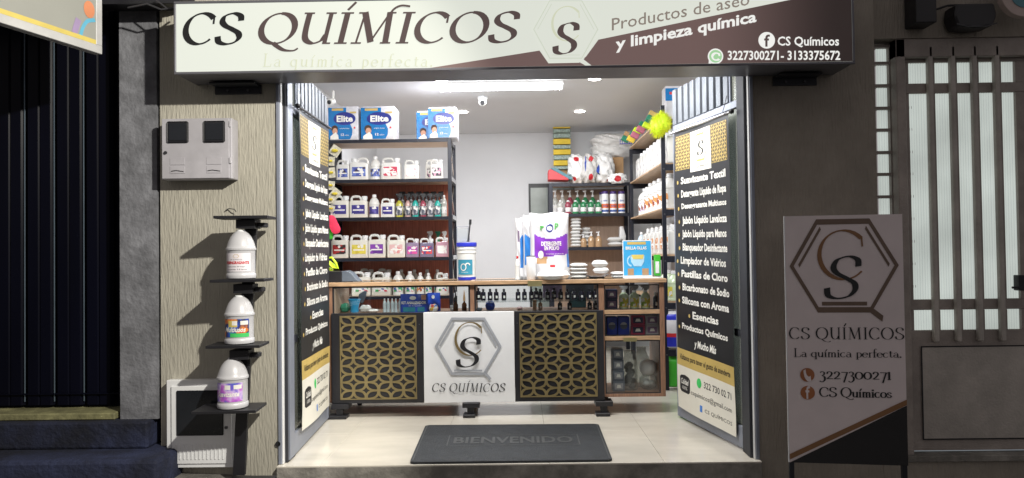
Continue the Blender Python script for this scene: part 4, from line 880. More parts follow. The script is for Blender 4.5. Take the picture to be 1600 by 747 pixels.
# ================================================================== GOODS: prototypes
def poly_round(x0, x1, z0, z1, r, n=3):
    out = []
    for cx, cz_, a0 in ((x1-r, z0+r, -90), (x1-r, z1-r, 0), (x0+r, z1-r, 90), (x0+r, z0+r, 180)):
        for i in range(n+1): a = R(a0+90*i/n); out.append((cx+r*math.cos(a), cz_+r*math.sin(a)))
    return out
def make_jug():
    """flat sided jerrycan, 1 m units: width 1, depth .62, height 1.25; handle left of the cap"""
    t = thing('plastic_jug', 'proto', 'jug')
    b = MB(); b.prism([(-.47, 0), (.47, 0), (.5, .03), (.5, .90), (.46, .96), (.34, .99), (.18, 1.0), (.08, .97), (-.30, .97), (-.46, .95), (-.5, .88), (-.5, .03)], -.31, .31)
    b.build('body', 'white_plastic', t, bev=.05, smooth=True, seg=2)
    MB().tube([(-.44, 0, .93), (-.44, 0, 1.10), (-.36, 0, 1.19), (-.2, 0, 1.21), (.0, 0, 1.19), (.1, 0, 1.10), (.12, 0, .95)], .075, 8).build('handle', 'white_plastic', t, smooth=True)
    MB().lathe([(.15, .98), (.15, 1.04), (.17, 1.05), (.17, 1.2), (.15, 1.22), (.05, 1.225)], (.30, 0, 0), 14).build('cap', 'white_paint', t, smooth=True)
    lb = MB().box(-.37, .37, -.325, -.312, .22, .72).build('label', 'white_paint', t)
    m = MB(); disc(m, (.0, .62), .075, lambda u, v, d=0: Vector((u, -.328, v)), 10); m.box(-.3, .3, -.3275, -.3255, .40, .47); m.build('logo', 'ink_white', lb)
    proto_done(t); return t
def make_bottle():
    t = thing('round_bottle', 'proto', 'bottle')
    MB().lathe([(.42, 0), (.47, .02), (.47, .12), (.45, .14), (.45, 1.0), (.48, 1.03), (.48, 1.08), (.44, 1.2), (.36, 1.38), (.22, 1.52), (.16, 1.56), (.16, 1.62)], (0, 0, 0), 20).build('body', 'white_plastic', t, smooth=True)
    MB().lathe([(.19, 1.60), (.19, 1.76), (.15, 1.79), (.03, 1.79)], (0, 0, 0), 14).build('cap', 'white_paint', t, smooth=True)
    lb = MB().grid(lambda a, b: Vector((.462*math.cos(R(-90)+(a-.5)*2.2), .462*math.sin(R(-90)+(a-.5)*2.2), .28+.56*b)), 10, 1).build('label', 'white_paint', t, smooth=True)
    MB().grid(lambda a, b: Vector((.468*math.cos(R(-90)+(a-.5)*.5), .468*math.sin(R(-90)+(a-.5)*.5), .66+.13*b)), 4, 1).build('logo', 'ink_white', lb, smooth=True)
    proto_done(t); return t
def make_pump():
    t = thing('pump_bottle', 'proto', 'bottle')
    MB().lathe([(.42, 0), (.46, .02), (.46, 1.0), (.43, 1.1), (.3, 1.3), (.16, 1.42), (.15, 1.48)], (0, 0, 0), 18).build('body', 'liquid_clear', t, smooth=True)
    MB().lathe([(.19, 1.46), (.19, 1.62), (.09, 1.66), (.07, 1.95), (.02, 1.96)], (0, 0, 0), 12).build('collar', 'white_paint', t, smooth=True)
    h = MB(); h.prism([(-.34, 1.90), (-.30, 1.99), (.14, 2.06), (.16, 1.92), (-.2, 1.88)], -.08, .08); h.build('pump_head', 'white_paint', t, bev=.015)
    lb = MB().grid(lambda a, b: Vector((.475*math.cos(R(-90)+(a-.5)*2.1), .475*math.sin(R(-90)+(a-.5)*2.1), .16+.66*b)), 8, 1).build('label', 'white_paint', t, smooth=True)
    MB().grid(lambda a, b: Vector((.482*math.cos(R(-90)+(a-.5)*.8), .482*math.sin(R(-90)+(a-.5)*.8), .56+.16*b)), 4, 1).build('logo', 'ink_white', lb, smooth=True)
    proto_done(t); return t
def make_trigger():
    t = thing('spray_bottle', 'proto', 'bottle')
    MB().lathe([(.40, 0), (.45, .03), (.45, 1.3), (.40, 1.45), (.2, 1.7), (.16, 1.75)], (0, 0, 0), 16).build('body', 'liquid_clear', t, smooth=True)
    MB().lathe([(.2, 1.74), (.2, 1.95)], (0, 0, 0), 12).build('collar', 'black', t)
    h = MB(); h.prism([(-.42, 2.28), (-.42, 2.45), (.30, 2.5), (.42, 2.35), (.36, 2.15), (.1, 1.95), (-.12, 1.95), (-.14, 2.2), (-.30, 1.95), (-.34, 1.97), (-.22, 2.26)], -.13, .13); h.build('trigger_head', 'black', t, bev=.02)
    lb = MB().grid(lambda a, b: Vector((.465*math.cos(R(-90)+(a-.5)*2.1), .465*math.sin(R(-90)+(a-.5)*2.1), .2+.95*b)), 8, 1).build('label', 'white_paint', t, smooth=True)
    MB().grid(lambda a, b: Vector((.473*math.cos(R(-90)+(a-.5)*.8), .473*math.sin(R(-90)+(a-.5)*.8), .8+.2*b)), 4, 1).build('logo', 'ink_white', lb, smooth=True)
    proto_done(t); return t
def make_vial():
    t = thing('essence_bottle', 'proto', 'bottle')
    MB().lathe([(.42, 0), (.46, .03), (.46, 1.2), (.40, 1.34), (.18, 1.44), (.17, 1.5)], (0, 0, 0), 14).build('body', 'dark_glass', t, smooth=True)
    MB().lathe([(.22, 1.5), (.22, 1.82), (.18, 1.85)], (0, 0, 0), 12).build('cap', 'black', t)
    MB().grid(lambda a, b: Vector((.468*math.cos(R(-80)+(a-.5)*.8), .468*math.sin(R(-80)+(a-.5)*.8), .35+.4*b)), 4, 1).build('label', 'ink_white', t, smooth=True)
    proto_done(t); return t
def make_can():
    t = thing('powder_canister', 'proto', 'canister')
    MB().lathe([(.46, 0), (.48, .02), (.48, 1.62), (.44, 1.68)], (0, 0, 0), 20).build('body', 'white_paint', t, smooth=True)
    MB().lathe([(.45, 1.66), (.45, 1.86), (.40, 1.9)], (0, 0, 0), 18).build('lid', 'can_purple', t, smooth=True)
    MB().lathe([(.486, .45), (.486, .82)], (0, 0, 0), 20).build('orange_band', 'can_orange', t, smooth=True)
    MB().lathe([(.485, .12), (.485, .30)], (0, 0, 0), 20).build('blue_band', 'can_blue', t, smooth=True)
    m = MB(); cyf = lambda u, v, d=0: Vector((.492*math.cos(R(-90)+u), .492*math.sin(R(-90)+u), v)); text_fit(m, 'cloro', (-.6, .6, 1.0, 1.2), cyf, bold=.03); text_fit(m, 'MULTIUSO', (-.7, .7, .55, .72), lambda u, v, d=0: Vector((.494*math.cos(R(-90)+u), .494*math.sin(R(-90)+u), v)), bold=.03); m.build('lettering', 'can_blue', t)
    proto_done(t); return t
mat('dark_glass', (.012, .012, .022), .12, coat=.5); mat('amber_glass', (.10, .035, .01), .15)
mat('can_purple', (.06, .03, .16), .4); mat('can_orange', (.75, .17, .05), .45); mat('can_blue', (.04, .09, .3), .45)
def liq(name, col, r=.15): return mat(name, col, r, var=.05, coat=.4)
liq('liquid_clear', (.45, .45, .42)); liq('liquid_yellow', (.42, .40, .05)); liq('liquid_pink', (.46, .30, .28)); liq('liquid_teal', (.02, .34, .30)); liq('liquid_red', (.28, .05, .08)); liq('liquid_green', (.03, .20, .08)); liq('liquid_grey', (.30, .30, .31))
liq('liquid_frost', (.50, .60, .66)); liq('liquid_purple', (.26, .20, .30)); liq('liquid_blue', (.17, .15, .24)); liq('liquid_rose', (.46, .26, .33)); liq('liquid_lime', (.50, .60, .42)); liq('liquid_amber', (.42, .27, .15))
W = (.72, .72, .72)
printmat('pr_blue', [((.05, .08, .34), 4), ((.12, .18, .50), 3), (W, 1.2), ((.04, .03, .07), 2)], 5.2, 2)
printmat('pr_navy', [((.04, .03, .20), 6), (W, 1), ((.10, .08, .35), 2)], 5, 5)
printmat('pr_red', [(W, 2), ((.55, .05, .10), 2)], 7, 7); printmat('pr_pale', [(W, 6), ((.62, .40, .45), 1)], 8, 9)
printmat('pr_blackpink', [((.03, .02, .04), 4), ((.55, .30, .42), 3), (W, 1)], 5, 3)
printmat('pr_redblack', [((.40, .03, .03), 5), ((.03, .015, .015), 3), (W, 1)], 5, 4)
printmat('pr_yellow', [((.66, .56, .08), 6), ((.55, .44, .06), 2), (W, 1)], 5, 6)
printmat('pr_purple', [((.22, .05, .38), 5), ((.12, .03, .25), 2), (W, 1)], 5, 8)
printmat('pr_pink', [((.66, .42, .42), 5), (W, 2), ((.62, .25, .25), 1)], 6, 1)
printmat('pr_magenta', [((.62, .08, .30), 3), ((.35, .05, .35), 3), (W, 1)], 5, 2)
printmat('pr_redblue', [((.60, .05, .06), 4), ((.1, .05, .2), 3), (W, 1)], 5, 3)
printmat('pr_green', [(W, 4), ((.05, .32, .10), 2), ((.05, .10, .32), 2), ((.55, .05, .08), 1)], 5.5, 5)
printmat('pr_orange', [(W, 4), ((.60, .25, .08), 3), ((.25, .05, .03), 2)], 5, 5)
printmat('pr_lilac', [((.50, .42, .62), 4), (W, 3), ((.25, .1, .05), 2)], 5, 5)
printmat('pr_grey', [((.06, .07, .10), 3), (W, 2), ((.3, .3, .33), 2)], 3.6, 5); printmat('pr_white', [(W, 5), ((.35, .33, .36), 1)], 7, 5)
printmat('pr_lemon', [((.60, .52, .06), 4), ((.25, .40, .06), 2), (W, 2), ((.4, .08, .05), .5)], 4.5, 2)
jug, rb, pump, trig, vial, can = make_jug(), make_bottle(), make_pump(), make_trigger(), make_vial(), make_can()
JR = random.Random(21)
def pxw(w_, y): return w_*(y+3.9)/F
def place(proto, a, b, ytop, y, z, unit_h, label, group, rz=0, mats=None, depth=None, flip=False, skip=()):
    """a..b photo columns of the item standing on height z at depth y"""
    w_ = pxw(b-a, y-.06 if False else y); x = (P(a, 400, y).x+P(b, 400, y).x)/2; h = P((a+b)/2, ytop, y).z-z
    s = (w_, (depth or w_), h/unit_h); rz += JR.uniform(-.07, .07); x += JR.uniform(-.002, .002); y += JR.uniform(-.008, .008)
    o = copy_tree(proto, (x, y, z), rz, s, label, group, mats, skip)
    if flip: o.scale.x = -s[0]
    return o
G1 = 'jugs and bottles on the left shelving unit'
LYI = LY+.11
def row(items, y, z):
    for it in items:
        pr, a, b, yt, lab, mats = it[:6]; kw = it[6] if len(it) > 6 else {}
        uh = {id(jug): 1.225, id(rb): 1.79, id(pump): 2.03, id(trig): 2.5, id(vial): 1.85, id(can): 1.9}[id(pr)]
        yy = y+kw.pop('dy', 0) if 'dy' in kw else y
        place(pr, a, b, yt, yy, z+.001, uh, lab, kw.pop('group', G1), mats=mats, **kw)
row([(jug, 528, 548.5, 251, 'white jug with blue label at the left end of the second shelf down', {'label': 'pr_blue'}),
     (jug, 549.5, 578, 247.5, 'wide white jug with blue and black label, handle to the right, second shelf down', {'label': 'pr_blue'}, {'flip': True}),
     (rb, 579.5, 597, 244.5, 'round white bottle with blue label between two wide jugs, second shelf down', {'label': 'pr_blue'}),
     (jug, 599, 628.5, 247.5, 'wide white jug with a small red label, second shelf down', {'label': 'pr_red'}),
     (jug, 634, 657, 251, 'small white jug with faint pink label, second shelf down', {'label': 'pr_pale', 'body': 'white_plastic'}),
     (jug, 667.5, 688, 251, 'white jug half hidden behind the jug with black and pink label', {'label': 'pr_blackpink'}, {'dy': .12}),
     (jug, 674, 693.5, 249.5, 'white jug with black and pink label at the right end of the second shelf down', {'label': 'pr_blackpink'})], LYI, LZ[1])
row([(jug, 519.5, 547.5, 306.5, 'cream jug with navy label at the left end of the third shelf down', {'label': 'pr_navy', 'body': 'cream_plastic'}),
     (jug, 548.5, 576, 306.5, 'cream jug with navy label, second from the left on the third shelf down', {'label': 'pr_navy', 'body': 'cream_plastic'}),
     (rb, 577, 594.5, 304, 'round white bottle with navy label on the third shelf down', {'label': 'pr_navy'}),
     (jug, 596.5, 618, 311, 'small white jug with navy label left of the coloured spray bottles', {'label': 'pr_navy'})], LYI, LZ[2])
for i, (a, b, c, cn_) in enumerate(((618.5, 631.5, 'liquid_yellow', 'yellow'), (633, 643.5, 'liquid_pink', 'pale pink'), (644, 655.5, 'liquid_teal', 'left teal'), (656, 667, 'liquid_red', 'dark red'), (667.5, 678.5, 'liquid_grey', 'grey'), (679, 690, 'liquid_teal', 'right teal'))):
    place(trig, a, b, 302, LYI-.02, LZ[2]+.001, 2.5, cn_+' spray bottle with black trigger and white label on the third shelf down', 'spray bottles on the left shelving unit', mats={'label': 'pr_grey', 'body': c})
for i, (a, b) in enumerate(((624, 635), (638, 649), (650, 661), (662, 673), (673, 684), (685, 695))):
    place(trig, a, b, 299, LYI+.12, LZ[2]+.001, 2.5, NUM[i]+' black trigger bottle from the left, in the row behind the coloured spray bottles', 'spray bottles in the back row of the left shelving unit', mats={'label': 'pr_grey', 'body': 'liquid_grey'})
place(rb, 690, 699.5, 305, LYI, LZ[2]+.001, 1.79, 'small clear bottle with pale label at the right end of the third shelf down', G1, mats={'body': 'liquid_clear', 'label': 'pr_white'})
row([(jug, 519.5, 546.5, 368, 'cream jug with red and black label on the fourth shelf down', {'label': 'pr_redblack', 'body': 'cream_plastic'}),
     (jug, 548, 576.5, 368, 'cream jug with yellow label on the fourth shelf down', {'label': 'pr_yellow', 'body': 'cream_plastic'}),
     (jug, 577.5, 604.5, 367, 'cream jug with purple label on the fourth shelf down', {'label': 'pr_purple', 'body': 'cream_plastic'}),
     (jug, 606, 633.5, 368, 'pale pink jug with light red label on the fourth shelf down', {'label': 'pr_pink', 'body': 'cream_plastic'}),
     (jug, 634.5, 655, 373, 'small purple tinted jug with magenta label on the fourth shelf down', {'label': 'pr_magenta', 'body': 'liquid_purple'}),
     (jug, 656.5, 678, 373, 'small dark tinted jug with red and blue label on the fourth shelf down', {'label': 'pr_redblue', 'body': 'liquid_blue'}),
     (jug, 681, 700.5, 371.5, 'small rose coloured jug with pink label at the right end of the fourth shelf down', {'label': 'pr_pale', 'body': 'liquid_rose'})], LYI, LZ[3])
for i, (a, b, m_) in enumerate(((667, 678, 'white_paint'), (680, 690, 'green_scour'), (690, 699, 'white_paint'))):
    place(trig, a, b, 361, LYI+.14, LZ[3]+.001, 2.5, ('white spray head bottle behind the small dark tinted jug', 'green spray head bottle behind the gap beside the rose jug', 'white spray head bottle behind the rose coloured jug')[i], 'spray bottles behind the fourth shelf row', mats={'trigger_head': m_, 'collar': m_, 'body': 'liquid_green', 'label': 'pr_white'})
row([(jug, 551, 580, 425.5, 'large cream jug leftmost behind the counter glass', {'label': 'pr_green', 'body': 'cream_plastic'}),
     (jug, 582, 611, 426, 'large cream jug second from the left behind the counter glass', {'label': 'pr_green', 'body': 'cream_plastic'}),
     (rb, 612.5, 630.5, 424, 'white domed bottle just right of the two large cream jugs behind the counter', {'label': 'pr_green'}),
     (rb, 631.5, 648.5, 424, 'white domed bottle above the blue kit pouches behind the counter', {'label': 'pr_green'}),
     (rb, 649.5, 662.5, 426, 'narrow white bottle third of the domed ones behind the counter', {'label': 'pr_orange'}),
     (rb, 663.5, 675.5, 426.5, 'narrow white bottle fourth of the domed ones behind the counter', {'label': 'pr_green'}),
     (jug, 681, 700, 427, 'small white jug at the right end of the row behind the counter', {'label': 'pr_green'})], LYI, LZ[4])
for i, (a, b) in enumerate(((562, 584), (590, 612), (620, 634), (640, 654), (660, 674), (677, 690))):
    place(rb if i > 1 else jug, a, b, 421, LYI+.17, LZ[4]+.001, 1.79 if i > 1 else 1.225, NUM[i]+' container top from the left, in the second row behind the counter', 'second row of containers behind the counter', mats={'label': 'pr_green', 'body': 'cream_plastic'})

# ---- packs of tissue with the printed front
mat('pack_blue', (.01, .16, .43), .25, var=.05, bump=.15, bscale=30); mat('pack_navy', (.02, .03, .22), .3); mat('pack_white', (.56, .56, .60), .25, bump=.35, bscale=25)
def make_pack():
    t = thing('tissue_pack', 'proto', 'tissue pack')
    b = MB(); b.box(0, 1, 0, .75, 0, 1); b.build('wrapped_rolls', 'pack_white', t, bev=.05, seg=3, smooth=True)
    f = lambda u, v, d=0: Vector((u, -.004-d, v))
    m = MB(); m.add([f(*q) for q in ((.0, .03), (.72, .03), (.79, .16), (.80, .32), (.74, .45), (.66, .56), (.60, .72), (.60, .95), (.0, .95))], [tuple(range(9))]); m.build('blue_field', 'pack_blue', t)
    m = MB(); m.add([Vector((-.004, -.003+.5*q[0], q[1])) for q in ((0, .03), (1.3, .03), (1.3, .95), (0, .95))], [(0, 1, 2, 3)]); m.build('blue_side', 'pack_blue', t)
    m = MB(); m.add([f(.54+.37*math.cos(i*.2618), .62+.19*math.sin(i*.2618)*(1.05 if i < 12 else .95), .003) for i in range(24)], [tuple(range(24))]); m.build('oval', 'pack_navy', t)
    m = MB(); text_fit(m, 'Elite', (.28, .82, .53, .72), lambda u, v, d=0: f(u, v, .006), bold=.035); m.build('brand_lettering', 'ink_white', t)
    m = MB(); text_fit(m, '12', (.42, .52, .13, .20), lambda u, v, d=0: f(u, v, .006), bold=.02); text_fit(m, 'triple hoja', (.38, .70, .32, .36), lambda u, v, d=0: f(u, v, .006)); text_fit(m, 'rollos', (.55, .68, .13, .17), lambda u, v, d=0: f(u, v, .006)); m.build('small_print', 'ink_white', t)
    m = MB(); m.add([f(*q, .004) for q in ((.12, .86), (.50, .86), (.50, .93), (.12, .93))], [(0, 1, 2, 3)]); m.add([f(*q, .004) for q in ((.72, .78), (.93, .78), (.93, .83), (.72, .83))], [(0, 1, 2, 3)]); m.build('gold_tab', 'banner_gold', t)
    m = MB(); disc(m, (.21, .33), .11, lambda u, v, d=0: f(u, v, .0035), 14); m.build('picture_hair', 'hair', t)
    m = MB(); disc(m, (.22, .26), .085, lambda u, v, d=0: f(u, .26+(v-.26)*1.2, .0045), 14); m.build('picture_face', 'skin', t)
    m = MB(); m.add([f(*q, .0055) for q in ((.06, .03), (.34, .03), (.33, .14), (.25, .24), (.14, .17), (.07, .12))], [tuple(range(6))]); m.build('picture_clothes', 'ink_white', t)
    m = MB(); disc(m, (.87, .36), .03, lambda u, v, d=0: f(u, v, .002), 8); m.build('red_mark', 'red_ink', t)
    proto_done(t); return t
pack = make_pack()
def put_pack(a, b, yt, yb, y, lab, dz_=0):
    x0 = P(a, 300, y).x; w_ = P(b, 300, y).x-x0; z0 = LZ[0]+.002+dz_; h = P((a+b)/2, yt, y).z-z0
    return copy_tree(pack, (x0, y, z0), 0, (w_, .3, h), lab, 'blue tissue packs on top of the left shelving unit')
put_pack(514, 561, 165.5, 217, LY+.03, 'blue tissue pack at the left end of the top shelf, under the small camera')
put_pack(565, 618, 165.5, 217, LY+.03, 'blue tissue pack second from the left on the top shelf')
put_pack(652, 700, 173, 217, LY+.14, 'blue tissue pack half hidden behind the glossy right one on the top shelf')
put_pack(670, 715, 167, 217, LY+.0, 'glossy blue tissue pack at the right end of the top shelf')

# ---- far shelving goods
BYI = BY+.10; G2 = 'bottles on the far shelving unit'
z = BZ[1]
for i, (c, cn_) in enumerate((('liquid_clear', 'clear'), ('liquid_clear', 'clear'), ('liquid_red', 'dark pink'), ('liquid_green', 'green'), ('liquid_green', 'green'), ('liquid_green', 'green'))):
    cx = 868.5+i*11.8; place(pump, cx-6, cx+6, 297.5, BYI+.13, z+.001, 2.03, cn_+' pump bottle, %s from the left in the far back row' % NUM[i], G2, mats={'body': c, 'label': 'pr_white'})
for i, (c, cn_) in enumerate((('liquid_clear', 'clear'), ('liquid_red', 'dark pink'), ('liquid_green', 'green'), ('liquid_green', 'green'), ('liquid_green', 'green'), ('liquid_green', 'green'))):
    cx = 876.5+i*12; place(rb, cx-5.5, cx+5.5, 313, BYI-.03, z+.001, 1.79, cn_+' short bottle, %s from the left in the far front row' % NUM[i], G2, mats={'body': c, 'label': 'pr_white'})
for i, cx in enumerate((946.5, 959.5, 972.5)): place(can, cx-5.6, cx+5.6, 299, BYI-.02, z+.001, 1.9, ('left', 'middle', 'right')[i]+' of three white canisters with orange band and purple lid, far shelf', 'white canisters on the far shelf')
place(can, 937, 947, 300, BYI+.13, z+.001, 1.9, 'white canister with purple lid tucked behind the first one on the far shelf', 'white canisters on the far shelf')
z = BZ[2]
for i, cx in enumerate((912, 924.5, 936)): place(pump, cx-6, cx+5.5, 362 if i else 366, BYI-.03, z+.001, 2.03, ('left', 'middle', 'right')[i]+' amber tinted pump bottle between the white packets on the far middle shelf', G2, mats={'body': 'liquid_amber', 'label': 'liquid_amber'}, skip=('logo',))

# ---- soft goods
mat('white_cloth', (.62, .61, .59), .75, var=.05, scale=30, bump=.4, bscale=60); mat('white_packet', (.66, .66, .65), .35, var=.04, bump=.5, bscale=40)
def pillow(mb, c, w_, d, h, rz=0, seed=0, n=8):
    """soft sealed packet lying flat"""
    rr = random.Random(seed); ph = rr.uniform(0, 6); cs_, sn = math.cos(rz), math.sin(rz)
    for sgn in (1, -1):
        def f(u, v):
            a = 2*u-1; b = 2*v-1; e = (1-abs(a)**3)*(1-abs(b)**3); k = 1-.05*abs(math.sin(a*7+ph))
            x = a*w_/2*(1-.06*b*b)*k; y = b*d/2*(1-.08*a*a); zz = c[2]+h/2+sgn*h/2*e**.36*(1+.10*math.sin(a*5+b*4+ph)*(sgn > 0))
            return (c[0]+x*cs_-y*sn, c[1]+x*sn+y*cs_, zz)
        mb.grid(f, n, n)
def packet(lab, px0, px1, pyt, pyb, y, z, m='white_packet', cat='packet', name='flat_packet', dd=.16, group=None, seed=0):
    x0, x1 = P(px0, pyb, y).x, P(px1, pyb, y).x; h = pxw(pyb-pyt, y)*1.04; mb = MB(); pillow(mb, ((x0+x1)/2, y, z), x1-x0, dd, h, seed=seed)
    return tag(mb.build(name, m, loc=((x0+x1)/2, y, z), smooth=True), lab, cat, group)
ORD = ('lowest', 'second from the bottom', 'third from the bottom', 'fourth from the bottom', 'fifth from the bottom', 'sixth from the bottom', 'seventh from the bottom', 'eighth from the bottom', 'topmost')
def stack(px0, px1, pyt, pyb, y, z, n, where, m='white_packet', dd=.16, group=None, nm='flat_packet'):
    hp = (pyb-pyt)/n
    for i in range(n):
        dx_ = random.Random(i+int(px0)).uniform(-1, 1)
        packet('white packet, %s of the stack %s' % (ORD[i] if i < n-1 else 'topmost', where), px0+dx_, px1+dx_, 0, hp*1.02, y, z+pxw(hp, y)*i+.0005, m, seed=i+int(px0), dd=dd, group=group or 'white packets stacked '+where, name=nm)
stack(886, 903, 340, 385.5, BYI, BZ[2], 9, 'behind the detergent sack', nm='folded_packet')
stack(903, 917, 355, 385.5, BYI+.08, BZ[2], 5, 'left of the amber pump bottles')
stack(943, 968, 371, 385.5, BYI, BZ[2], 2, 'right of the amber pump bottles')
b_ = MB(); x0, x1 = P(966, 380, BYI).x, P(977, 380, BYI).x
b_.prism([(x0, BZ[2]), (x1, BZ[2]), (x1+.01, BZ[2]+.12), (x1-.02, P(972, 353, BYI).z), (x0+.02, P(968, 354, BYI).z), (x0+.015, BZ[2]+.1)], BYI, BYI+.08)
tag(b_.build('paper_bag', 'white_packet', loc=(x0, BYI, BZ[2]), bev=.01, seg=2, smooth=True), 'upright white bag at the right end of the far middle shelf', 'bag')
# things on the counter top
ZT = ztop+.0008
stack(884, 912, 411, 434, 1.34, ZT, 4, 'of cloths on the counter', 'white_cloth', .2)
t = thing('tray_scale', 'low silver tray scale on the counter in front of the white bags', 'scale', (P(930, 434, 1.27).x, 1.27, ZT))
x0, x1 = P(914, 433, 1.27).x, P(950, 433, 1.27).x
MB().box(x0+.03, x1-.03, 1.21, 1.33, ZT, ZT+.012).build('base', 'black', t, bev=.003)
MB().prism([(x0, ZT+.026), (x0+.03, ZT+.0125), (x1-.03, ZT+.0125), (x1, ZT+.03), (x1-.006, ZT+.033), (x1-.034, ZT+.017), (x0+.034, ZT+.017), (x0+.004, ZT+.03)], 1.19, 1.35).build('tray', 'chrome', t, bev=.001)
packet('lower puffy white bag on the tray scale', 926, 952, 414.5, 424, 1.27, ZT+.034, group='puffy white bags on the tray scale', seed=4, name='powder_bag', cat='bag', dd=.12)
packet('upper puffy white bag on the tray scale', 924, 950, 404, 414.5, 1.27, ZT+.077, group='puffy white bags on the tray scale', seed=9, name='powder_bag', cat='bag', dd=.12)
packet('upper flat white bag on the counter left of the blue poster', 954, 976, 424, 429, 1.3, ZT+.021, seed=2, group='flat white bags by the poster', name='powder_bag', cat='bag'); packet('lower flat white bag on the counter left of the blue poster', 955, 979, 429, 434, 1.3, ZT, seed=7, group='flat white bags by the poster', name='powder_bag', cat='bag')
for i, (a, b, c, d, yy, zz) in enumerate(((838, 866, 421, 433, 1.14, 0), (860, 891, 419, 432, 1.17, 0), (846, 880, 424, 436, 1.10, 0))):
    packet(('crumpled white bag in front of the sack, left one', 'crumpled white bag in front of the sack, right one', 'flat crumpled white bag nearest the counter edge below the sack')[i], a, b, c, d, yy, ZT+zz, 'clear_bag', 'bag', 'crumpled_bag', .1, 'crumpled bags below the detergent sack', i+11)

# detergent sack
mat('sack_white', (.66, .66, .68), .3, var=.03, bump=.35, bscale=16); mat('sack_purple', (.20, .04, .42), .3, bump=.2, bscale=16); mat('sack_green', (.10, .42, .10), .4); mat('sack_blue', (.03, .2, .6), .3)
def sack(name, lab, a, b, yt, yb, y, dd, printfn, mlist, extra=None, lean=0, z0=None):
    x0, x1 = P(a, yb, y).x, P(b, yb, y).x; z0 = ZT if z0 is None else z0; z1 = P((a+b)/2, yt, y).z; cx = (x0+x1)/2; hw = (x1-x0)/2; H = z1-z0
    def front(u, v, d=0, s=-1):
        aa = 2*u-1; taper = min(1, (1-v)/.18) if v > .82 else 1; e = max(0, (1-abs(aa)**2.6))*min(1, v/.06+.35)*(.10+.90*taper)
        wr = .006*math.sin(u*9+v*5)+.004*math.sin(v*21+u*13)
        x = cx+aa*hw*(1.0-.05*math.sin(v*math.pi)+.05*(1-v)**3)+lean*v; return Vector((x, y+s*(dd*e**.55+wr*e)-d, z0+H*v+.006*math.sin(aa*4)*(v > .8)))
    t = thing(name, lab, 'sack', (cx, y, z0))
    m = MB(); m.grid(lambda u, v: front(u, v), 48, 56, printfn); m.grid(lambda u, v: front(u, v, 0, 1), 16, 20, lambda u, v: 0); m.build('bag', mlist, t, smooth=True, fix=False)
    if extra: extra(front, t)
    return t
def prt(u, v):
    top = .66-.34*(.25-(u-.5)**2)*1.2+.0*u
    low = .34+.10*math.sin(u*2.4+.3)-.05*(1-u)
    if u > .10 and u < .97 and v < .70-.42*(.22-(u-.52)**2) and v > .33+.06*(u-.3): return 1
    if u > .93 and .18 < v < .45: return 3
    if .16 < u < .44-.3*(.34-v) and .23 < v < .335: return 4
    if .50 < u < .62 and .17 < v < .22: return 5
    return 0
def ext(front, t):
    m = MB(); text_fit(m, 'DETERGENTE', (.28, .80, .50, .565), lambda u, v, d=0: front(u, v, .004), bold=.03); text_fit(m, 'EN POLVO', (.36, .74, .435, .495), lambda u, v, d=0: front(u, v, .004), bold=.03); text_fit(m, 'limpieza profunda', (.40, .86, .365, .39), lambda u, v, d=0: front(u, v, .004)); m.build('title', 'ink_white', t)
    m = MB(); text_fit(m, 'P', (.26, .36, .735, .82), lambda u, v, d=0: front(u, v, .004), bold=.03); text_fit(m, 'P', (.63, .73, .745, .83), lambda u, v, d=0: front(u, v, .004), bold=.03); m.build('brand_lettering', 'sack_green', t)
    m = MB(); line(m, arc(.5, .765, .085, .05, -30, 320, 16), .022, lambda u, v, d=0: front(u, v, .004)); m.build('brand_letter', 'pack_navy', t)
    m = MB(); disc(m, (.27, .37), .07, lambda u, v, d=0: front(u, .37+(v-.37)*.85, .005), 16); m.build('round_badge', 'ink_white', t)
sack('detergent_sack', 'large white and purple detergent sack standing on the counter', 828, 890, 333, 433, 1.28, .085, prt, ['sack_white', 'sack_purple', 'sack_green', 'sack_blue', 'card', 'red_ink'], ext)
sack('detergent_sack', 'blue and white sack standing just left of the large purple one', 818, 838, 336, 433, 1.36, .05, lambda u, v: 1 if .22 < v < .72-.15*u and u > .1 else 0, ['sack_white', 'sack_blue'])
sack('detergent_sack', 'narrow blue and white sack leftmost of the three sacks', 806, 822, 341, 433, 1.42, .05, lambda u, v: 1 if .18 < v < .72-.6*(u-.8)**2 and u > .45 else (2 if .6 < v < .8 and .2 < u < .42 else 0), ['sack_white', 'sack_blue', 'liquid_purple'])
place(rb, 804.5, 813, 400, 1.22, ZT, 1.79, 'slim white bottle with a red cap left of the sacks', 'small bottles on the counter', mats={'cap': 'red_ink'}, skip=('label',))
t = thing('white_tumbler', 'white cylindrical container standing in front of the sacks', 'container', (P(830, 433, 1.15).x, 1.15, ZT))
r_ = pxw(14.5, 1.15)/2; hz = P(830, 400, 1.15).z-ZT
MB().lathe([(r_*.9, 0), (r_, .004), (r_, hz*.95), (r_*.97, hz*.97)], (P(830, 433, 1.15).x, 1.15, ZT), 24).build('body', 'white_paint', t, smooth=True); MB().lathe([(r_*.97, hz*.972), (r_*.97, hz), (r_*.6, hz+.002)], (P(830, 433, 1.15).x, 1.15, ZT), 24).build('lid', 'steel_dark', t, smooth=True)
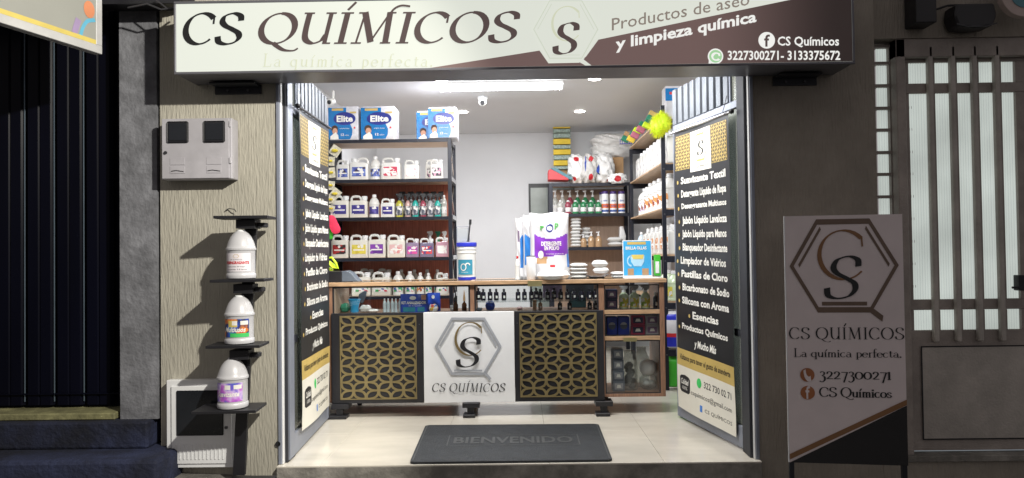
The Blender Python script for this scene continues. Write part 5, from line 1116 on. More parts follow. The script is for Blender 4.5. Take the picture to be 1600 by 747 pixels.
# bucket with blue lid
bx = P(729.5, 433, 1.35).x; rw = pxw(31, 1.35)/2; H = P(729, 379, 1.35).z-ZT
t = thing('bucket', 'white bucket with blue rim and teal label on the counter', 'bucket', (bx, 1.35, ZT))
MB().lathe([(rw*.90, .0), (rw*.93, H*.07)], (bx, 1.35, ZT), 28).build('base_ring', 'blue_plastic' if 'blue_plastic' in M else mat('blue_plastic', (.02, .03, .42), .35), t, smooth=True)
MB().lathe([(rw*.89, H*.072), (rw*.95, H*.70), (rw*1.0, H*.71), (rw*1.0, H*.74), (rw*.95, H*.75), (rw*.96, H*.80), (rw*1.01, H*.81), (rw*1.01, H*.84), (rw*.96, H*.85), (rw*.97, H*.90)], (bx, 1.35, ZT), 28).build('body', 'white_plastic', t, smooth=True)
MB().lathe([(rw*1.02, H*.89), (rw*1.04, H*.97), (rw*1.0, H), (rw*.2, H*1.002)], (bx, 1.35, ZT), 28).build('lid', 'blue_plastic', t, smooth=True)
mat('teal_label', (.04, .25, .36), .45)
lf = lambda u, v, d=0: Vector((bx+(rw*.95+d)*math.cos(R(-98)+(u-.5)*1.7), 1.35+(rw*.95+d)*math.sin(R(-98)+(u-.5)*1.7), ZT+H*(.14+.40*v)))
lb = MB().grid(lambda a, b: lf(a, b, .001), 10, 1).build('label', 'teal_label', t, smooth=True)
m = MB(); line(m, arc(.42, .5, .16, .22, 0, 360, 14), .05, lf, .003); line(m, arc(.68, .56, .14, .2, 20, 170, 8), .07, lf, .003); m.build('logo', 'ink_white', lb)
m = MB(); text_fit(m, 'limpio', (.3, .7, .12, .2), lambda u, v, d=0: lf(u, v, .003)); m.build('title', 'ink_white', lb)
t = thing('dustpan', 'grey translucent scoop frame with black handle standing on the bucket lid', 'scoop', (bx-.02, 1.36, ZT+H))
zz = ZT+H+.003; clearplastic('grey_clear', (.85, .87, .87), .5, (.5, .52, .53))
m = MB(); x0, x1 = P(714, 370, 1.36).x, P(734, 370, 1.36).x; z1 = P(724, 354, 1.36).z
m.tube([(x0, 1.36, zz+.003), (x0, 1.36, z1), (x1-.01, 1.36, z1), (x1, 1.36, zz+.003), (x0, 1.36, zz+.003)], .003, 6); m.build('frame', 'grey_frame', t)
MB().box(x0+.002, x1-.006, 1.358, 1.362, zz+.004, z1-.01).build('pan', 'grey_clear', t)
MB().cyl((x1-.012, 1.352, zz+.002), (P(735, 345, 1.35).x, 1.352, P(735, 345, 1.35).z), .006, .005, 8).build('handle', 'steel_dark', t)
MB().cyl((P(734.5, 350, 1.35).x, 1.352, P(735, 351, 1.35).z), (P(735, 343, 1.35).x, 1.352, P(735, 343, 1.35).z), .009, n=8).build('grip', 'black', t)
# blue poster
A0, A1 = P(975, 432, 1.20), P(1018, 432, 1.22); zt_ = P(996, 376.5, 1.2).z
t = thing('counter_poster', 'small blue poster with a cartoon cup at the right end of the counter', 'poster', (A0.x, 1.2, ZT))
mat('poster_blue', (.05, .36, .68), .3, var=.06); mat('poster_cup', (.38, .62, .78), .4)
u_ = Vector((A1.x-A0.x, .02, 0)); cf = lambda u, v, d=0: Vector((A0.x, 1.2-d, ZT+.006))+u_*u+Vector((0, v*.012, (zt_-ZT-.006)*v))
def quad(nm, m, u0, u1, v0, v1, d): MB().add([cf(u0, v0, d), cf(u1, v0, d), cf(u1, v1, d), cf(u0, v1, d)], [(0, 1, 2, 3)]).build(nm, m, t)
m = MB(); m.add([cf(u, v, d) for u in (-.03, 1.03) for d in (-.004, 0) for v in (-.02, 1.02)], [(0, 1, 3, 2), (4, 6, 7, 5), (0, 4, 5, 1), (2, 3, 7, 6), (0, 2, 6, 4), (1, 5, 7, 3)]); m.build('holder', 'white_paint', t)
MB().box(A0.x-.004, A1.x+.05, 1.13, 1.26, ZT, ZT+.005).build('foot', 'white_paint', t, bev=.001)
quad('blue_print', 'poster_blue', 0, 1, .05, 1, .001); quad('cream_strip', 'banner_white', 0, 1, 0, .05, .001); quad('gold_strip', 'banner_gold', .14, .82, .90, .98, .002)
m = MB(); text_fit(m, 'BRILLA OLLAS', (.08, .84, .76, .85), lambda u, v, d=0: cf(u, v, .003), bold=.03); m.build('title', 'ink_white', t)
m = MB(); m.add([cf(.24, .60, .003), cf(.76, .60, .003), cf(.74, .42, .003), cf(.64, .30, .003), cf(.38, .30, .003), cf(.27, .42, .003)], [tuple(range(6))]); line(m, arc(.26, .45, .12, .13, 80, 280, 10), .05, cf, .003); m.build('cup', 'poster_cup', t)
m = MB(); m.add([cf(.28, .62, .004), cf(.74, .62, .004), cf(.70, .50, .004), cf(.34, .50, .004)], [(0, 1, 2, 3)]); m.build('cup_filling', 'board_yellow', t)
quad('jar_picture', 'liquid_amber', .14, .36, .06, .24, .003); quad('jar_picture', 'liquid_amber', .66, .90, .06, .24, .003)
for a in (-.1, 0, .1): pass
# left end of the counter
t = thing('card_reader', 'black box with a dark grey hooded flap at the left end of the counter', 'device', (P(530, 440, 1.2).x, 1.2, ZT))
x0, x1, x2 = P(508, 440, 1.16).x, P(534, 440, 1.16).x, P(561, 440, 1.16).x; zz = P(520, 424, 1.16).z
MB().box(x0, x1, 1.16, 1.3, ZT, zz).build('body', 'black', t, bev=.004, seg=2)
mat('slate', (.09, .11, .14), .5)
MB().prism([(x1+.001, ZT+.002), (x2, ZT+.004), (x2-.02, ZT+.02), (x2-.055, zz-.012), (x1+.03, zz+.004), (x1+.001, zz-.002)], 1.155, 1.28).build('flap', 'slate', t, bev=.004, seg=2)
# ================================================================== HANGING GOODS BESIDE THE LEFT UNIT
mat('pack_film', (.55, .52, .42), .25, var=.25, scale=60, bump=.4, bscale=40); mat('yellow_pl', (.60, .48, .03), .45, var=.1); mat('hot_pink', (.85, .03, .10), .5, bump=.5, bscale=250); mat('lime', (.55, .75, .02), .45); mat('green_pl', (.05, .45, .03), .45)
HY = 1.96
for i, (cx, cy, hw, hh, rot) in enumerate(((524, 236, 8, 8, .6), (517, 252, 6, 7, .1), (518, 270, 6, 8, -.1), (517, 290, 6, 7, .1), (524, 303, 7, 8, .7), (517, 312, 6, 6, 0), (518, 326, 5, 5, .2))):
    c = P(cx, cy, HY-.01*i); w_ = pxw(hw, HY); h = pxw(hh, HY); t = thing('scouring_pad_pack', ('topmost', 'second from the top', 'third from the top', 'middle', 'third from the bottom', 'second from the bottom', 'lowest')[i]+' of the yellow pad packs hanging beside the left shelving unit', 'packet', c, 'yellow pad packs hanging beside the left shelving unit')
    rm = Matrix.Translation(c) @ Matrix.Rotation(rot, 4, 'Y') @ Matrix.Translation(-c)
    MB().box(c.x-w_, c.x+w_, c.y-.004, c.y, c.z-h, c.z+h, rm).build('backing', 'pack_film', t, bev=.001)
    MB().lathe([(.001, -w_*.3), (w_*.5, -w_*.25), (w_*.68, 0), (w_*.5, w_*.25), (.001, w_*.3)], (c.x, c.y-.022, c.z), 12).build('pad', 'yellow_pl', t, smooth=True)
cb = MB().tube([P(516, 226, HY+.01), P(516, 335, HY+.01)], .002, 5); tag(cb.build('hanging_strip', 'black', loc=P(516, 226, HY)), 'thin cord that the yellow pad packs hang from', 'cord')
def blob(lab, nm, m, pa_, pb_, r, y, flat=.35, cat='brush'):
    a, b = P(*pa_, y), P(*pb_, y); d = b-a; L = d.length; ang = math.atan2(d.x, d.z); c = (a+b)/2; mb = MB(); mb.prism(poly_round(-r, r, -L/2, L/2, r*.95, 4), -r*flat, r*flat)
    rm = Matrix.Translation(c) @ Matrix.Rotation(ang, 4, 'Y'); mb.v = [rm @ v for v in mb.v]
    t = thing(nm, lab, cat, c); mb.build('head', m, t, bev=r*.25, smooth=True, seg=2); return t, c
t, c = blob('hot pink padded brush hanging left of the cream jugs', 'scrub_brush', 'hot_pink', (514, 337), (528, 365), pxw(7.5, 1.9), 1.9)
MB().cyl(c+Vector((-.02, .02, .05)), c+Vector((-.02, .02, .12)), .006).build('handle', 'white_plastic', t)
t, c = blob('green paddle brush hanging just behind the hot pink one', 'scrub_brush', 'green_pl', (513, 345), (517, 374), pxw(4, 1.93), 1.93); MB().cyl(c+Vector((0, .02, .04)), c+Vector((0, .02, .12)), .005).build('handle', 'green_pl', t)
t = thing('hand_brush', 'lime yellow looped brush handle above the black box on the counter', 'brush', P(520, 420, 1.4))
m = MB(); m.tube([P(512, 404, 1.4), P(518, 402, 1.4), P(525, 411, 1.4), P(528, 419, 1.4), P(520, 418, 1.4), P(512, 410, 1.4)], .008, 8); m.build('loop', 'lime', t, smooth=True)
m = MB(); m.tube([P(514, 409, 1.42), P(521, 414, 1.42), P(526, 419, 1.42)], .011, 8); m.tube([P(512, 418, 1.43), P(520, 423, 1.43)], .012, 8); m.build('head', 'lime', t, smooth=True)

# ================================================================== INSIDE THE GLASS COUNTER
ZV = zv0+.0005; VY = CY+.12
mat('blue_clear', (.02, .28, .55), .15, coat=.5); mat('pouch_blue', (.025, .07, .42), .3, var=.25, scale=20, bump=.3, bscale=40); mat('pouch_teal', (.03, .22, .30), .35)
t = thing('plastic_basket', 'translucent blue plastic cup at the left end of the glass counter', 'cup', (P(554, 487, VY).x, VY, ZV))
cx = P(554, 487, VY).x; r_ = pxw(9, VY)
MB().lathe([(r_*.7, 0), (r_*.75, .01), (r_*.7, .03), (r_*1.05, .085), (r_*1.15, .09), (r_*1.1, .092), (r_*.9, .06)], (cx, VY, ZV), 16).build('cup', 'blue_clear', t, smooth=True)
packet('dark green bundle at the left end inside the glass counter', 533, 547, 474, 487, VY+.05, ZV, 'green_scour', 'bundle', 'scouring_bundle', .1, seed=3)
t = thing('bottle_brush', 'dark grey fan shaped brush leaning in the glass counter behind the blue cup', 'brush', (P(566, 487, VY+.1).x, VY+.1, ZV))
m = MB(); m.prism([(P(x, y, VY+.1).x, P(x, y, VY+.1).z) for x, y in ((559, 472), (561, 460), (568, 455), (573, 454), (572, 463), (567, 474))], VY+.09, VY+.11); m.build('bristles', 'slate', t, bev=.003)
MB().cyl((P(562, 486, VY+.1).x, VY+.1, ZV+.003), (P(565, 472, VY+.1).x, VY+.1, P(565, 472, VY+.1).z), .005).build('handle', 'black', t)
packet('crumpled white paper in the glass counter right of the blue cup', 562, 580, 476, 486, VY+.04, ZV, 'white_packet', 'paper', 'paper_wad', .08, seed=5)
packet('flat white sachet lying in the glass counter left of the small clear bottles', 575, 592, 482, 487, VY-.02, ZV, 'clear_bag', 'sachet', 'sachet', .06, seed=8)
for i in range(5): place(rb, 597+i*6.1, 602.8+i*6.1, 466.5, VY-.03, ZV, 1.79, 'small pale blue clear bottle in the glass counter, %s from the left of five' % ('first', 'second', 'third', 'fourth', 'fifth')[i], 'five small clear bottles in the glass counter', mats={'body': 'liquid_frost', 'cap': 'white_paint'}, skip=('label',))
def pouch(lab, a, b, yt, yb, y, m_, txt=None, z=ZV):
    x0, x1 = P(a, yb, y).x, P(b, yb, y).x; H = P(a, yt, y).z-z; t = thing('pouch', lab, 'pouch', ((x0+x1)/2, y, z))
    f = lambda u, v, d=0: Vector((x0+(x1-x0)*u, y-.018*max(0, (1-(2*u-1)**4)*(1-v))**.5-d+.006*math.sin(u*8), z+H*v))
    g = MB().grid(f, 14, 8); g.grid(lambda u, v: Vector((x0+(x1-x0)*u, y+.018*(1-v)+.006*math.sin(u*8)+.001, z+H*v)), 6, 3); g.build('bag', m_, t, smooth=True)
    if txt:
        m = MB(); text_fit(m, txt, (.04, .96, .44, .60), lambda u, v, d=0: f(u, v, .002), bold=.04); text_fit(m, 'de limpieza', (.3, .8, .32, .38), lambda u, v, d=0: f(u, v, .002)); m.build('title', 'ink_white', t)
        MB().grid(lambda u, v: f(.1+.8*u, .04+.24*v, .0015), 4, 2).build('teal_band', 'pouch_teal', t)
        m = MB(); m.add([f(.78, .68, .002), f(.95, .68, .002), f(.95, .95, .002), f(.78, .95, .002)], [(0, 1, 2, 3)]); m.build('picture', 'skin', t)
    m = MB(); disc(m, (.47, .78), .13, lambda u, v, d=0: f(u, .78+(v-.78)*.8, .002), 12); m.build('logo', 'ink_white', t)
pouch('wide blue pouch lettered KIT ANALIZADOR in the glass counter', 626, 668, 459.5, 487.5, VY-.05, 'pouch_blue', 'KIT ANALIZADOR')
pouch('smaller blue pouch right of the wide lettered one in the glass counter', 668, 688, 457.5, 487, VY+.02, 'pouch_blue')
printmat('pr_candy', [(W, 3), ((.7, .1, .1), 2), ((.75, .45, .05), 2), ((.1, .2, .5), 1)], 40, 3)
packet('small sachet with red and orange print in front of the smaller blue pouch', 670, 685, 475, 487, VY-.08, ZV, 'pr_candy', 'sachet', 'sachet', .05, seed=2)
for i, (x, lab) in enumerate(((712, 'small brown dropper bottle in the glass counter, left of the divider'), (725, 'small amber dropper bottle nearest the divider in the glass counter'))):
    c = Vector((P(x, 487, VY).x, VY+.03*i, ZV)); t = thing('dropper_bottle', lab, 'bottle', c, 'dropper bottles in the glass counter'); MB().lathe([(.016, 0), (.017, .004), (.017, .045), (.006, .06), (.005, .07)], c, 12).build('body', 'amber_glass', t, smooth=True); MB().lathe([(.008, .068), (.008, .09), (.004, .12), (.002, .14)], c, 10).build('dropper', 'card' if i else 'black', t, smooth=True)
place(vial, 702, 709, 474, VY+.05, ZV, 1.85, 'short grey capped bottle right of the smaller blue pouch', 'small bottles in the left glass case', mats={'body': 'liquid_grey'})
for i, x in enumerate((747, 754, 765, 774.3, 786.4, 808.4, 818.7, 829, 837, 843.5, 854.8, 864.8, 874.8, 885.8, 895.7, 907.4, 920.2, 929.5)):
    back = i in (0, 8, 11); place(vial, x-4.1, x+4.1, 449.8 if back else 451.5, CY+.15+(.07 if back else 0), zsh+.0005, 1.85, 'dark essence bottle, %s from the left on the glass shelf of the counter' % NUM[i], 'dark essence bottles on the glass shelf')
for i, x in enumerate((873.7, 889, 920.5, 929)): place(vial, x-3.9, x+3.9, 469.5, CY+.13, ZV, 1.85, 'dark essence bottle under the glass shelf, %s from the left' % NUM[i], 'dark essence bottles under the glass shelf')
place(vial, 840, 847, 469.5, CY+.13, ZV, 1.85, 'amber bottle beside the little upright card box under the glass shelf', 'dark essence bottles under the glass shelf', mats={'body': 'liquid_amber'})
x0, x1 = P(832.5, 480, CY+.1).x, P(838.5, 480, CY+.1).x
tag(MB().box(x0, x1, CY+.1, CY+.14, ZV, P(835, 469, CY+.1).z).build('card_box', 'wood_edge', loc=(x0, CY+.1, ZV), bev=.001), 'narrow upright card box under the glass shelf beside the amber bottle', 'box')
packet('blue wrapped sachet under the left part of the glass shelf', 758, 774, 470, 484, CY+.14, ZV, 'pouch_blue', 'sachet', 'sachet', .07, seed=6)
packet('small grey sachet at the far left under the glass shelf', 744, 754, 480, 485, CY+.1, ZV, 'slate', 'sachet', 'sachet', .06, seed=9)
packet('flat red edged white card under the glass shelf', 807, 817, 478, 482, CY+.2, ZV, 'pr_pink', 'card', 'card', .06, seed=1)
x0, x1 = P(890, 478, CB-.06).x, P(915, 478, CB-.06).x
tag(MB().box(x0, x1, CB-.1, CB-.06, ZV, ZV+.07).build('teal_box', 'teal', loc=(x0, CB-.1, ZV), bev=.001), 'dull teal box at the back under the glass shelf between dark bottles', 'box')
for i, (a, b, m_) in enumerate(((848, 878, 'liquid_purple'), (884, 932, 'slate'))):
    x0, x1 = P(a, 460, CB-.05).x, P(b, 460, CB-.05).x; tag(MB().box(x0, x1, CB-.09, CB-.05, zsh+.001, zsh+.10).build('carton', m_, loc=(x0, CB-.09, zsh), bev=.002), ('pale lilac carton behind the essence bottles', 'slate blue carton behind the rightmost essence bottles')[i], 'carton')
# right hand cabinet
def shelf_top(py): return cz(990, py)+.0008
z1_ = shelf_top(484); z2_ = shelf_top(525); z3_ = shelf_top(615)
for i, (cx, lab) in enumerate(((973.5, 'left'), (990.5, 'middle'), (1007.5, 'right'))):
    place(trig, cx-8.2, cx+8.2, 445.5, CY+.11, z1_, 2.5, lab+' of the three pale green spray bottles with lemon labels in the counter cabinet', 'pale green spray bottles in the cabinet', mats={'body': 'liquid_lime', 'label': 'pr_lemon', 'trigger_head': 'liquid_grey', 'collar': 'white_paint'}, skip=('logo',))
place(vial, 1018.5, 1027.5, 456.5, CY+.1, z1_, 1.85, 'dark bottle with white cap and label right of the pale green spray bottles', 'bottles in the cabinet', mats={'cap': 'white_paint'})
def cartonbox(lab, a, b, yt, yb, y, z, m_, lm, d=.1, nm='soap_box'):
    x0, x1 = P(a, yb, y).x, P(b, yb, y).x; h = pxw(yb-yt, y); t = thing(nm, lab, 'box', ((x0+x1)/2, y, z), 'boxes in the counter cabinet')
    MB().box(x0, x1, y, y+d, z+.0005, z+h-.001).build('body', m_, t, bev=.002); MB().box(x0+(x1-x0)*.15, x1-(x1-x0)*.15, y-.0015, y-.0003, z+h*.2, z+h*.8).build('label', lm, t)
    m = MB(); m.add([Vector((x0+(x1-x0)*u, y-.0022, z+h*v)) for u, v in ((.3, .35), (.7, .35), (.62, .65), (.38, .65))], [(0, 1, 2, 3)]); m.build('emblem', 'ink_white', t)
mat('box_navy', (.025, .03, .08), .4); mat('box_lilac', (.20, .12, .22), .4); mat('box_grey', (.33, .33, .36), .35); mat('box_crimson', (.30, .03, .08), .35); mat('box_blue', (.01, .03, .25), .3, bump=.3, bscale=30); mat('box_slate', (.13, .15, .19), .4)
cartonbox('upper small navy box in the top cabinet compartment', 947, 965, 453, 468.5, CY+.08, z1_+pxw(15, CY+.08), 'box_navy', 'box_lilac'); cartonbox('lower small navy box in the top cabinet compartment', 947, 965, 469, 484, CY+.08, z1_, 'box_navy', 'box_lilac')
def ball(mb, c, rx, ry, rz_, n=16):
    mb.lathe([(math.sin(math.pi*i/10)*rx+.0001, -math.cos(math.pi*i/10)*rz_) for i in range(11)], c, n, sy=ry/rx)
for i, (a, b) in enumerate(((948, 965), (965.5, 984))):
    x0, x1 = P(a, 520, CY+.05).x, P(b, 520, CY+.05).x; h = pxw(29, CY+.05); t = thing('soap_pack', ('left', 'right')[i]+' glossy dark blue soap pack with round white emblem in the middle cabinet compartment', 'packet', ((x0+x1)/2, CY+.05, z2_), 'dark blue packs in the cabinet')
    MB().box(x0, x1, CY+.05, CY+.13, z2_, z2_+h).build('wrapper', 'box_blue', t, bev=.008, seg=2, smooth=True); m = MB(); disc(m, ((x0+x1)/2, z2_+h*.5), .025, lambda u, v, d=0: Vector((u, CY+.0485, v)), 16); m.build('emblem', 'pr_grey', t)
for i, (a, b, yt, yb, bm_, lab) in enumerate(((986, 1008, 494, 509, 'box_crimson', 'upper crimson'), (986, 1008, 510, 525, 'box_crimson', 'lower crimson'), (1009, 1029.5, 494, 509, 'box_grey', 'upper pale grey'), (1009, 1029.5, 510, 525, 'box_grey', 'lower pale grey'))):
    cartonbox(lab+' box in the middle cabinet compartment', a, b, yt, yb, CY+.06, z2_+(pxw(15.2, CY+.06) if yt == 494 else 0), bm_, 'box_navy' if i < 2 else 'box_lilac')
for i in range(4): cartonbox(('lowest', 'second from the bottom', 'third from the bottom', 'topmost')[i]+' dark box of the stack in the big cabinet compartment', 948.5, 967-(i*.7), 0, 16.3, CY+.07, z3_+pxw(16.6, CY+.07)*i, 'box_slate', 'box_grey', nm='stacked_box')
jr = thing('glass_jar', 'glass jar half full of dark grey pads in the big cabinet compartment', 'jar', (P(984.5, 612, CY+.15).x, CY+.15, z3_)); c = Vector((P(984.5, 612, CY+.15).x, CY+.15, z3_))
clearplastic('jar_glass', (.88, .9, .88), .3, (.55, .55, .52)); r_ = pxw(24, CY+.15)/2; mat('dark_pads', (.08, .08, .09), .6, bump=.5, bscale=80)
MB().lathe([(r_*.9, 0), (r_, .01), (r_, .20), (r_*.72, .235), (r_*.72, .265), (r_*.76, .268)], c, 24).build('glass', 'jar_glass', jr, smooth=True)
for k in range(10): 
    rr = random.Random(k); m = MB(); ball(m, c+Vector((rr.uniform(-.4, .4)*r_, rr.uniform(-.4, .4)*r_, .025+.016*k)), r_*.5, r_*.5, .024, 12); m.build('pad', 'dark_pads', jr, smooth=True)
for i in range(2):
    y = CY+.16; c = Vector((P(1013, 612, y).x, y, z3_+(.0 if i == 0 else .098))); r_ = pxw(29-2*i, y)/2; t = thing('round_bag', ('lower dull', 'upper shiny')[i]+' round clear bag of pads in the big cabinet compartment', 'bag', c, 'round clear bags in the cabinet')
    m = MB(); m.lathe([(r_*.5, 0), (r_*.85, .015), (r_, .045), (r_*.92, .08), (r_*.6, .10), (r_*.2, .106)], c, 20); m.build('bag', 'clear_bag' if i else 'jar_glass', t, smooth=True)
    for k in range(5):
        rr = random.Random(k+9*i); m = MB(); ball(m, c+Vector((rr.uniform(-.4, .4)*r_, -.3*r_+rr.uniform(-.2, .3)*r_, .045+rr.uniform(-.02, .025))), r_*.4, r_*.4, .018, 10); m.build('pad', 'clear_bag', t, smooth=True)
c = Vector((P(1003, 612, CY+.28).x, CY+.28, z3_)); t = thing('glass_jar', 'empty pale glass jar behind the round clear bags', 'jar', c); r_ = .055
MB().lathe([(r_*.9, 0), (r_, .01), (r_, .2), (r_*.6, .25), (r_*.6, .275)], c, 20).build('glass', 'jar_glass', t, smooth=True)

# ================================================================== RIGHT WALL SHELVES
xs_ = SX+.10
def side_row(n, y0, y1, z, pr, w_, h, lab, group, mats=None, x=xs_, rz=R(-90), uh=1.225, skip=()):
    for i in range(n):
        y = y0+(y1-y0)*i/(n-1) if n > 1 else y0
        copy_tree(pr, (x, y, z+.001), rz, (w_, w_, h/uh), lab % (NUM[i]+' from the front'), group, mats, skip)
side_row(9, 2.03, 3.45, SZ[1], jug, .165, .27, 'white jug on the upper middle shelf of the right wall, %s', 'white jugs on the upper right shelf', {'label': 'pr_white'})
side_row(5, 2.10, 2.95, SZ[2], rb, .155, .29, 'white bottle with brown and orange label on the right wall, %s', 'white labelled bottles on the right shelf', {'label': 'pr_orange'}, uh=1.79)
side_row(2, 3.12, 3.28, SZ[2], rb, .155, .27, 'white bottle with lilac label on the right wall shelf, %s', 'lilac labelled bottles on the right shelf', {'label': 'pr_lilac'}, uh=1.79)
side_row(6, 2.06, 3.15, SZ[3], jug, .15, .24, 'white jug with orange label on the lower right wall shelf, %s', 'white jugs on the lower right shelf', {'label': 'pr_orange'})
side_row(3, 2.02, 2.35, SZ[4], rb, .12, .24, 'pale green bottle low on the right wall shelf, %s', 'pale green bottles low on the right', {'body': 'liquid_lime', 'label': 'pr_lemon'}, uh=1.79)
copy_tree(rb, (SX+.06, 3.3, SZ[3]+.001), R(-60), (.09, .09, .12), 'small frosted bottle at the far end of the lower middle right shelf', 'lone small bottles', {'body': 'liquid_frost', 'label': 'pr_white'})
t = thing('air_freshener_box', 'green and white printed carton between the blue poster and the near shelf post', 'carton', (P(1028, 430, 1.6).x, 1.62, .70)); q0, q1 = P(1024, 430, 1.62), P(1032, 398, 1.62)
m = MB().box(q0.x, q1.x, 1.62, 1.68, ZT, q1.z); m.build('body', 'green_pl', t, bev=.002); MB().box(q0.x+.002, q1.x-.012, 1.6165, 1.6195, ZT+.02, q1.z-.05).build('label', 'white_paint', t)
bpy.data.objects[t.name].location = t.location
# detergent bag and green pack on the low shelves, seen between the counter and the door
def lowbag(lab, y, z, h, m_, bands):
    c = Vector((SX+.02, y, z)); t = thing('detergent_bag', lab, 'bag', c, 'bags on the low right shelves'); m = MB()
    def f(u, v, s): aa = 2*u-1; e = max(0, 1-abs(aa)**3)*min(1, (1-v)/.15+.1)*min(1, v/.05+.4); return Vector((c.x+.09+aa*.12, y+s*.06*e**.6, z+h*v))
    def pr(u, v):
        for a, b, k in bands:
            if a < v < b: return k
        return 0
    m.grid(lambda u, v: f(u, v, -1), 12, 20, pr); m.grid(lambda u, v: f(u, v, 1), 6, 6); m.build('bag', [m_, 'red_ink', 'blue_plastic', 'pack_white'], t, smooth=True)
lowbag('white detergent bag with red and blue bands on the low right shelf', 1.97, SZ[5], .30, 'pack_white', ((.05, .30, 2), (.30, .40, 1), (.75, .88, 2)))
lowbag('plain green bag on the lowest right shelf, behind the door edge', 2.0, .02, .24, 'green_pl', ())
# top of the right unit: sponges, brush, printed carton
t = thing('printed_carton', 'tall white and blue printed carton on top of the near end of the right shelving', 'carton', (SX+.12, 2.06, SZ[0])); zt_ = P(1046, 135, 2.0).z
MB().box(SX+.05, SX+.20, 1.98, 2.14, SZ[0]+.0005, zt_).build('body', 'pack_white', t, bev=.004); MB().box(SX+.048, SX+.17, 1.977, 1.9795, zt_-.12, zt_-.02).build('blue_print', 'pack_blue', t); MB().box(SX+.08, SX+.15, 1.974, 1.9765, zt_-.07, zt_-.05).build('red_print', 'red_ink', t)
# round lime bristle brush hanging on the aisle side
c = P(1031, 195, 1.86); t = thing('bristle_brush', 'big fluffy lime yellow brush hanging at the near top of the right shelving', 'brush', c)
mat('dusty_pink', (.45, .14, .20), .8, bump=.4, bscale=200); mat('lime_fluff', (.66, .72, .02), .6, var=.2, scale=40)
m = MB(); rr = random.Random(2); m2 = MB()
for sgn, cc in ((-1, c+Vector((-.022, 0, -.012))), (0, c+Vector((.0, 0, .006))), (1, c+Vector((.024, 0, .022)))):
    ball(m, cc, .052, .04, .072, 14)
    for k in range(420):
        a = rr.uniform(0, 2*math.pi); b = math.acos(rr.uniform(-1, 1)); d = Vector((math.sin(b)*math.cos(a), math.sin(b)*math.sin(a)*.8, math.cos(b))); p = cc+Vector((d.x*.045, d.y*.036, d.z*.065)); e = p+d*rr.uniform(.024, .046)+Vector((0, 0, -.004)); s = d.orthogonal().normalized()*.0024; s2 = d.cross(s)
        m2.add([p+s, p+s2, p-s-s2, e], [(0, 1, 3), (1, 2, 3), (2, 0, 3)])
m.build('core', 'lime', t, smooth=True); o = m2.build('bristles', 'lime_fluff', t, fix=False); o['kind'] = 'stuff'
MB().tube([c+Vector((0, .02, .06)), c+Vector((.02, .05, .12)), c+Vector((.01, .08, .09))], .006, 8).build('handle', 'lime', t)
for i, (px_, py_, m1, m2_, col_) in enumerate(((1018, 182, 'green_scour', 'banner_gold', 'green and amber'), (1012, 193, 'lime', 'green_scour', 'lime'), (1003, 199, 'dusty_pink', 'green_scour', 'pink and green'), (994, 208, 'dusty_pink', 'lime', 'pink and lime'), (988, 214, 'yellow_foam', 'green_scour', 'yellow'), (979, 214, 'green_scour', 'card', 'dark green and brown'))):
    y = 2.45+.20*i; c = P(px_, py_, y); t = thing('sponge_pack', col_+' sponge pack in the row on top of the right shelving', 'sponge', c, 'sponges on top of the right shelving'); s = .034+.004*(i > 1)
    rm = Matrix.Translation(c) @ Matrix.Rotation(.5, 4, 'Y') @ Matrix.Translation(-c)
    MB().box(c.x-s, c.x+s, c.y-.03, c.y+.03, c.z-s*1.3, c.z, rm).build('sponge', m1, t, bev=.004); MB().box(c.x-s, c.x+s, c.y-.03, c.y+.03, c.z+.0008, c.z+s*1.2, rm).build('scouring_layer', m2_, t, bev=.003)
t = thing('wire_tray', 'small blue wire tray at the far end of the right shelving top', 'tray', P(975, 224, 3.85)); c = P(977, 224, 3.85); m = MB()
for k in range(6): m.cyl((c.x-.06+.024*k, 3.8, c.z-.012), (c.x-.06+.024*k, 3.8, c.z+.03), .0025, n=6)
m.cyl((c.x-.065, 3.8, c.z+.03), (c.x+.065, 3.8, c.z+.03), .003, n=6); m.cyl((c.x-.065, 3.8, c.z-.012), (c.x+.065, 3.8, c.z-.012), .003, n=6); m.build('wires', 'blue_plastic', t)

